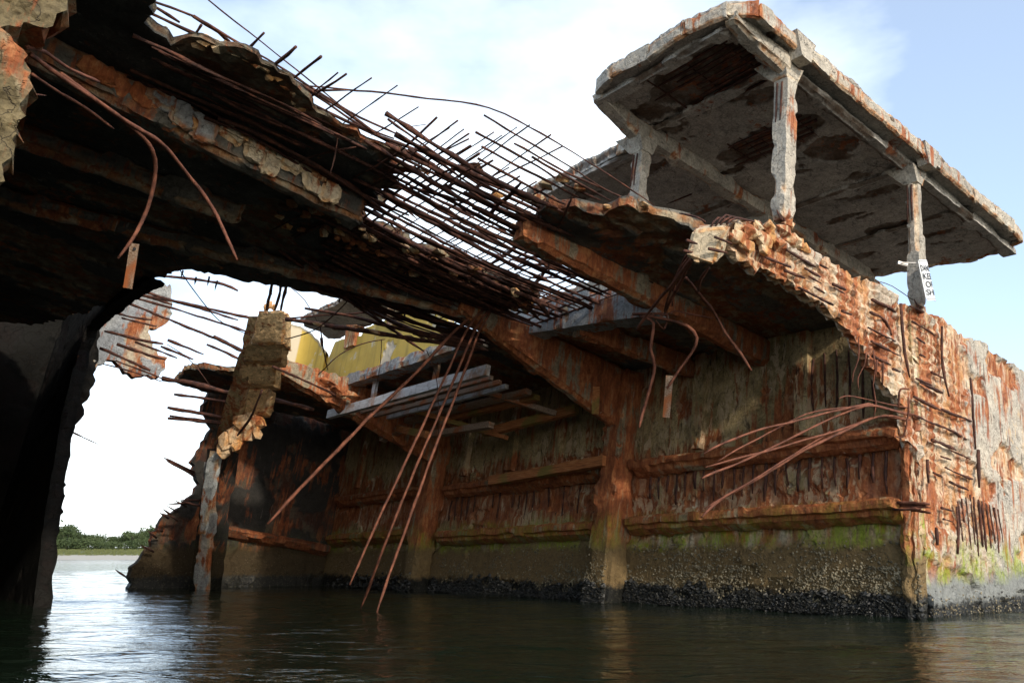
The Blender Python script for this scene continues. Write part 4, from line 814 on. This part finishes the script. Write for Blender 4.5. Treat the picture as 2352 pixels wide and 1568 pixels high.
cbeam((-3.25, 3.1, 8.02), (-3.25, 6.6, 8.02), .3, .12); cbeam((-.7, 3.1, 8.02), (-.7, 6.6, 8.02), .24, .12); cbeam((1.9, 3.1, 8.02), (1.9, 6.6, 8.02), .24, .12)
for b_, b2 in ((.10, .02), (2.93, 2.98)):
    g = Bag(); hexa(g, [(-5.0, b_-.12, 7.9), (-3.72, b2-.12, 7.62), (-3.72, b2+.12, 7.62), (-5.0, b_+.12, 7.9), (-5.02, b_-.14, 8.03), (-3.6, b2-.15, 8.03), (-3.6, b2+.15, 8.03), (-5.02, b_+.14, 8.03)], .07, .02, .06, 66, .5)
    g.build('bracket', M['rim'], CAN)
# bars bared in the spalled soffit
for i in range(10):
    a_ = -4.65+i*.13; bar(CAN, [(a_, .25+r4.uniform(0, .2), 7.975), (a_+.02, 2.2+r4.uniform(-.6, .3)-i*.06, 7.965)], .024, M['rebar'], sides=5)
for i in range(3): bar(CAN, [(-4.8, .5+i*.75, 7.985), (-3.4, .5+i*.75, 7.98)], .013, M['rebar'], sides=5)
for i in range(5):
    a_ = -2.3+i*.14; bar(CAN, [(a_, .5+r4.uniform(0, .4), 7.975), (a_, 2.4+r4.uniform(-.5, .2), 7.965)], .024, M['rebar'], sides=5)
for i in range(6): bar(CAN, [(-2.4, .8+i*.27, 7.985), (-1.6, .8+i*.27, 7.985)], .010, M['rebar'], sides=5)
for i in range(7):
    a_ = -1.4+i*.62; bb = r4.uniform(3.4, 5); bar(CAN, [(a_, bb, 7.99), (a_, bb+r4.uniform(.5, 1.1), 7.99)], .014, M['rebar'], sides=5)
# posts
def post(a_, b_, w0, w1, sx, sy, seed, hn=True):
    g = Bag(); hexa(g, [(a_-sx, b_-sy, w0), (a_+sx, b_-sy, w0), (a_+sx, b_+sy, w0), (a_-sx, b_+sy, w0), (a_-sx, b_-sy, w1), (a_+sx, b_-sy, w1), (a_+sx, b_+sy, w1), (a_-sx, b_+sy, w1)], .065, .022, .07, seed, .5, 4)
    if hn: hexa(g, [(a_-sx, b_-sy-.01, w1-.3), (a_+sx, b_-sy-.01, w1-.3), (a_+sx, b_+sy+.01, w1-.3), (a_-sx, b_+sy+.01, w1-.3), (a_-sx-.13, b_-sy-.01, w1+.03), (a_+sx+.13, b_-sy-.01, w1+.03), (a_+sx+.13, b_+sy+.3, w1+.03), (a_-sx-.13, b_+sy+.3, w1+.03)], .08, .012, .03, seed+1, .3)
    o = g.build('post', M['rim'], CAN)
    for dx, dy in ((-sx-.005, -.03), (-sx-.005, .05)): bar(CAN, [(a_+dx, b_+dy, w1-.35), (a_+dx, b_+dy+.02, (w0+w1)/2+.3)], .016, M['rebar'], sides=5)
    for i in range(3): bar(CAN, [(a_-sx*1.02+i*.05, b_-sy*.6, w0-.06), (a_-sx+.04*i, b_, w0+.12)], .014, M['rebar'], sides=5)
    return o
post(-3.64, .05, 5.15, 7.86, .135, .12, 51); post(.28, .05, 5.15, 7.86, .125, .11, 52); post(-3.75, 2.98, 5.15, 7.72, .13, .14, 53); post(.0, 2.95, 5.1, 7.72, .14, .14, 54); post(3.95, 2.9, 5.1, 7.72, .14, .14, 55)
# fascia pads at the post heads
for a_ in (-3.64, .28):
    g = Bag(); hexa(g, [(a_-.12, -.31, 7.84), (a_+.12, -.31, 7.84), (a_+.12, -.1, 7.84), (a_-.12, -.1, 7.84), (a_-.26, -.31, 8.25), (a_+.26, -.31, 8.25), (a_+.26, -.1, 8.25), (a_-.26, -.1, 8.25)], .08, .012, .03, 61, .3); g.build('post_head', M['rim'], CAN)

# ================================================================== yellow deckhouse wall, port canopy fragment
ytop = px([(985, 705), (960, 705), (935, 708), (925, 720), (905, 718), (885, 735), (868, 742), (840, 752), (830, 770), (810, 772), (795, 778), (770, 785), (758, 812), (745, 845), (738, 870), (736, 892)], 0, -3.05)
bot = px([(800, 880), (870, 852), (940, 825), (985, 806)], 0, -3.05)
b_r = ytop[0][0]
poly = [(b_r-.9, 5.2), (b_r-1.0, ytop[0][1]-.1)]+ytop+[(px([(738, 895)], 0, -3.05)[0][0], 5.15)]
def d_yel(u, v):
    P = np.c_[u, v, u*0]; m = fbm(P*1.6, 91, 4); s = sstep(m, .66, .68); return -s*.03+(fbm(P*2, 3, 3)-.5)*.03, s
link('deckhouse_wall', sheet(0, -3.05, poly, .2, .12, d_yel, .03, 33), M['yellow'], HULK)
# curved return of the deckhouse
cv = catmull([at(742, 840, 24.0), at(715, 815, 24.7), at(690, 800, 25.0), at(655, 790, 24.8)], .12); V = []; F = []; S_ = []; m_ = 12
for off in (0, .2):
    for i, p in enumerate(cv):
        t = i/(len(cv)-1); lo = -.62-.22*math.sin(t*math.pi)+rng.uniform(-.03, .03); hi = .42+.25*t+rng.uniform(-.03, .03)
        for j in range(m_+1): V.append(p+np.array([off, off, lo+(hi-lo)*j/m_])); S_.append(1.0 if j == 0 or j == m_ or t > .8 else 0.0)
n_ = len(cv); T_ = n_*(m_+1)
for i in range(n_-1):
    for j in range(m_): a0 = i*(m_+1)+j; F += [(a0, a0+1, a0+m_+2, a0+m_+1), (T_+a0, T_+a0+m_+1, T_+a0+m_+2, T_+a0+1)]
    for j in (0, m_): a0 = i*(m_+1)+j; F.append((a0, a0+m_+1, T_+a0+m_+1, T_+a0))
link('deckhouse_wall', mesh(V, F, True, S_), M['yellow'], HULK)
# window posts of dark grey timber in the wall
for x0, y0, x1, y1, w_ in ((700+115, 738, 822, 800, 22), (908, 690, 915, 745, 20), (912, 745, 918, 795, 12)):
    pass
for (x, y0, y1, hw) in ((806, 745, 800, 12), (905, 690, 750, 14)):
    g = Bag(); l = hit(x-hw, y0, 0, -3.15); r = hit(x+hw, y0, 0, -3.15); l1 = hit(x-hw-6, y1, 0, -3.15); r1 = hit(x+hw-8, y1-8, 0, -3.15); dv = np.array([.14, 0, 0])
    hexa(g, [l1, r1, r1+dv, l1+dv, l, r, r+dv, l+dv], .1, .02, .03, 77); g.build('window_jamb', M['mussel'] if False else M['bulk'], HULK)
# ledge beam under the wall
g = Bag(); e0 = hit(735, 895, 0, -3.25); e1 = hit(1110, 770, 0, -3.25)
beam(g, e0+(0, 0, .05), e1+(0, 0, .05), .42, .30, res=.14, amp=.03, chip=.05, seed=3); g.build('cross_beam', M['cross'], HULK)
# port canopy fragment
pp = px([(688, 738), (740, 712), (790, 690), (840, 668), (900, 650), (1000, 640), (1000, 700), (905, 722), (860, 745), (820, 760), (780, 778), (755, 778), (735, 762), (700, 750)], 2, 7.55)
link('canopy_roof', sheet(2, 7.55, pp, .16, .10, d_mid(), .05, 35), M['roof'], HULK)
# white streaked deckhouse front seen through the mat
g = Bag(); hexa(g, [(-2.2, 3.2, 5.2), (-2.2, 9.5, 5.2), (-2.0, 9.5, 5.2), (-2.0, 3.2, 5.2), (-2.2, 3.2, 6.3), (-2.2, 9.5, 6.3), (-2.0, 9.5, 6.3), (-2.0, 3.2, 6.3)], .12, .03, .08, 90)
g.build('deckhouse_wall', M['hull'], HULK)

# ================================================================== timbers (loose things wedged under the deck)
TG = 'loose timbers wedged under the deck'
def timber(p, q_, wid, hgt, label, mat='wood'):
    p = np.array(p); q_ = np.array(q_); c = (p+q_)/2
    g = Bag(); beam(g, p-c, q_-c, wid, hgt, res=.18, amp=.006, chip=.012, seed=int(abs(p[0]*13+q_[1]*7)) % 97, chipf=.4)
    o = g.build('timber', M[mat]); o.matrix_world = SHIP_M @ Matrix.Translation(Vector(c)); tag(o, label, 'timber', TG); return o
def tl_(x0, y0, x1, y1, a0, a1): return hit(x0, y0, 0, a0), hit(x1, y1, 0, a1)
timber(*tl_(757, 943, 1122, 838, -3.35, -3.35), .12, .23, 'long bleached pale grey timber, nearest of the row below the yellow wall', 'woodpale')
timber(*tl_(800, 950, 1130, 862, -2.9, -2.9), .09, .10, 'brown timber just behind the long bleached grey timber')
timber(*tl_(830, 958, 1150, 872, -2.5, -2.5), .10, .11, 'grey brown timber third in the row behind the bleached one')
timber(*tl_(855, 964, 1165, 882, -2.1, -2.1), .10, .11, 'pale brown timber fourth in the row below the yellow wall', 'woodpale')
timber(*tl_(935, 962, 1215, 893, -1.7, -1.7), .17, .13, 'rust stained timber in the middle of the ceiling frame')
timber(*tl_(960, 975, 1235, 906, -1.4, -1.4), .17, .13, 'grey rust edged timber next to the low joint', 'woodrust')
timber(*tl_(880, 1000, 925, 976, -1.8, -1.8), .2, .18, 'short grey timber stub left of the boxed orange end')
timber(*tl_(918, 978, 985, 990, -1.9, -1.9), .2, .18, 'short orange stained timber end at the bottom of the frame', 'woodrust')
timber(*tl_(985, 992, 1130, 968, -1.6, -1.6), .18, .16, 'grey horizontal timber right of the short orange end')
timber(*tl_(880, 920, 1000, 955, -2.4, -1.6), .14, .10, 'thin dark brown timber slanting down to the right near the bleached timber')
timber(*tl_(960, 940, 1130, 988, -2.0, -1.0), .16, .13, 'orange stained timber slanting down to the low joint', 'woodrust')
timber(*tl_(1000, 960, 1165, 1000, -1.6, -.9), .14, .10, 'thin orange timber slanting lowest of all, pointing right', 'woodrust')
timber(*tl_(1115, 985, 1325, 930, -1.0, -.7), .16, .20, 'brown timber rising to the right against the bulkhead frame', 'woodrust')
timber(*tl_(1118, 895, 1280, 945, -2.0, -.8), .16, .12, 'brown timber sloping down to the right under the big girder')
timber(*tl_(1130, 1095, 1392, 1047, -.55, -.55), .2, .22, 'orange and green stained timber lying along the bulkhead ledge', 'woodrust')
for (x0, y0, x1, y1, a_, lb) in ((868, 870, 858, 938, -3.1, 'short pale upright timber standing on the bleached timber'), (826, 895, 822, 925, -2.6, 'short brown upright timber left of the pale upright'), (1010, 835, 1002, 880, -2.9, 'brown upright timber above the right half of the bleached timber'), (880, 965, 878, 1000, -2.0, 'short brown upright timber above the grey stub'), (1022, 960, 1018, 985, -1.6, 'small grey upright timber in the middle of the ceiling frame')):
    p, q_ = hit(x0, y0, 0, a_), hit(x1, y1, 0, a_); c = (p+q_)/2; g = Bag(); beam(g, p-c, q_-c, .16, .10, up=(1, 0, 0), res=.15, amp=.005, chip=.01)
    o = g.build('timber', M['woodpale' if 'pale' in lb else 'wood']); o.matrix_world = SHIP_M @ Matrix.Translation(Vector(c)); tag(o, lb, 'timber', TG)
for (x0, y0, x1, y1, t, hw, lb) in ((1370, 888, 1367, 950, 18.2, .10, 'short upright orange board fixed to the rusty girder face'), (1538, 862, 1530, 958, 14.9, .085, 'upright brown board hanging in front of the pale peeling bulkhead'), (312, 560, 296, 662, 11.5, .075, 'pale wooden board with one dark bolt hole hanging in the dark left half')):
    p, q_ = at(x0, y0, t), at(x1, y1, t); c = (p+q_)/2; g = Bag(); beam(g, p-c, q_-c, hw*1.7, .05, up=(1, 1, 0), res=.1, amp=.004, chip=.01)
    o = g.build('wooden_board', M['woodrust' if t > 17 else 'wood']); o.matrix_world = SHIP_M @ Matrix.Translation(Vector(c)); tag(o, lb, 'board')
    if t < 12:
        h_ = Bag(); cc = at(309, 571, t-.06)-c; tube(h_, [cc, cc+(at(309, 571, t)-at(309, 571, t-.1))*.2], .022, sides=10, rough=0); h_.build('bolt_hole', M['ink'], o)

# ================================================================== sign
def sign():
    TL = at(2108, 596, 14.35); BL = at(2128, 690, 14.25); right = np.array([.50, -.05, 0.]) 
    up = TL-BL; h = np.linalg.norm(up); up = up/h; wd = h*.64
    vx = np.array([.97, -.12, 0.1]); vx -= up*vx.dot(up); vx /= np.linalg.norm(vx); nz = np.cross(vx, up); cdir = at(2120, 640, 13)-at(2120, 640, 14)
    if nz.dot(cdir) < 0: nz = -nz
    org = BL
    # bent round the post: u along width
    def bend(u, v, off):
        k_ = .40; s = max(0, u-k_*wd)*2.6; R0 = 1.0
        x = min(u, k_*wd)+(math.sin(min(s, 1.5))/2.6 if s > 0 else 0); y = -(1-math.cos(min(s, 1.5)))/2.6*1.3
        return org+vx*x+up*v+nz*(y+off)
    root = thing('warning_sign', 'bent white sign with black letters fixed to the foot of the second canopy post', 'sign', mat4=SHIP_M)
    n = 24; m = 14; V = []; F = []; rc = .06
    def row(off):
        for j in range(m+1):
            for i in range(n+1):
                u = i/n*wd; v = j/m*h
                dx = max(0, rc-u, u-(wd-rc)); dy = max(0, rc-v, v-(h-rc))
                if dx > 0 and dy > 0:
                    l = math.hypot(dx, dy)
                    if l > rc: u += (dx*(1-rc/l))*(1 if u < rc else -1); v += (dy*(1-rc/l))*(1 if v < rc else -1)
                V.append(bend(u, v, off))
    row(0); row(-.006); w_ = n+1; T_ = (m+1)*w_
    for j in range(m):
        for i in range(n):
            a0 = j*w_+i; F.append((a0, a0+1, a0+w_+1, a0+w_)); F.append((T_+a0, T_+a0+w_, T_+a0+w_+1, T_+a0+1))
    for i in range(n): F += [(i, T_+i, T_+i+1, i+1), (m*w_+i, m*w_+i+1, T_+m*w_+i+1, T_+m*w_+i)]
    for j in range(m): F += [(j*w_, (j+1)*w_, T_+(j+1)*w_, T_+j*w_), (j*w_+n, T_+j*w_+n, T_+(j+1)*w_+n, (j+1)*w_+n)]
    link('sign_plate', mesh(V, F), M['sign'], root)
    # border line and words
    bd = Bag(); mg = .025; t = .007
    loop = [(mg, mg), (wd-mg, mg), (wd-mg, h-mg), (mg, h-mg)]
    for q in range(4):
        (u0, v0), (u1, v1) = loop[q], loop[(q+1) % 4]; nn = 20
        for s_ in range(nn):
            a0 = s_/nn; a1 = (s_+1)/nn; P0 = (u0+(u1-u0)*a0, v0+(v1-v0)*a0); P1 = (u0+(u1-u0)*a1, v0+(v1-v0)*a1); du = t if u0 == u1 else 0; dv = t if v0 == v1 else 0
            i = len(bd.V); bd.add([bend(P0[0], P0[1], .004), bend(P1[0], P1[1], .004), bend(P1[0]+du, P1[1]+dv, .004), bend(P0[0]+du, P0[1]+dv, .004)], [(0, 1, 2, 3)])
    bd.build('sign_border', M['ink'], root)
    for word, vy, sz, us in (('DANGER', .72, .165, .07), ('KEEP', .52, .165, .11), ('OFF', .32, .165, .15), ('SHIP', .13, .155, .10)):
        cu = bpy.data.curves.new('t', 'FONT'); cu.body = word; cu.size = h*sz*1.25; cu.resolution_u = 3; cu.offset = .003
        to = bpy.data.objects.new('t', cu); COL.objects.link(to); bpy.context.view_layer.update()
        me = bpy.data.meshes.new_from_object(to.evaluated_get(bpy.context.evaluated_depsgraph_get())); bpy.data.objects.remove(to)
        xs_ = [v.co.x for v in me.vertices]; x0 = min(xs_); sc = (wd*(1-us*1.6))/(max(xs_)-x0)
        bm = bmesh.new(); bm.from_mesh(me); bmesh.ops.triangulate(bm, faces=bm.faces)
        bmesh.ops.subdivide_edges(bm, edges=[e for e in bm.edges if e.calc_length() > .03], cuts=2)
        for v in bm.verts: v.co = Vector(bend(us*wd+(v.co.x-x0)*sc, vy*h+v.co.y, .005))
        bm.to_mesh(me); bm.free(); link('sign_word', me, M['ink'], root)
    g = Bag(); p = at(2070, 602, 14.45); q_ = at(2108, 603, 14.4); beam(g, p, q_, .015, .015, res=.05, amp=.001, chip=0); g.build('bracket_arm', M['galv'], root)
    g = Bag(); p = at(2062, 600, 14.5); q_ = at(2084, 606, 14.5); beam(g, p, q_, .05, .06, res=.05, amp=.002, chip=0); g.build('bracket', M['galv'], root)
sign()
print('rebars', [sum(1 for c in R_.children if c.name.startswith('rebar')) for R_ in (HULK, FORE)]); print('objects', len(bpy.data.objects), 'tris', sum(len(o.data.polygons) for o in bpy.data.objects if o.type == 'MESH'))
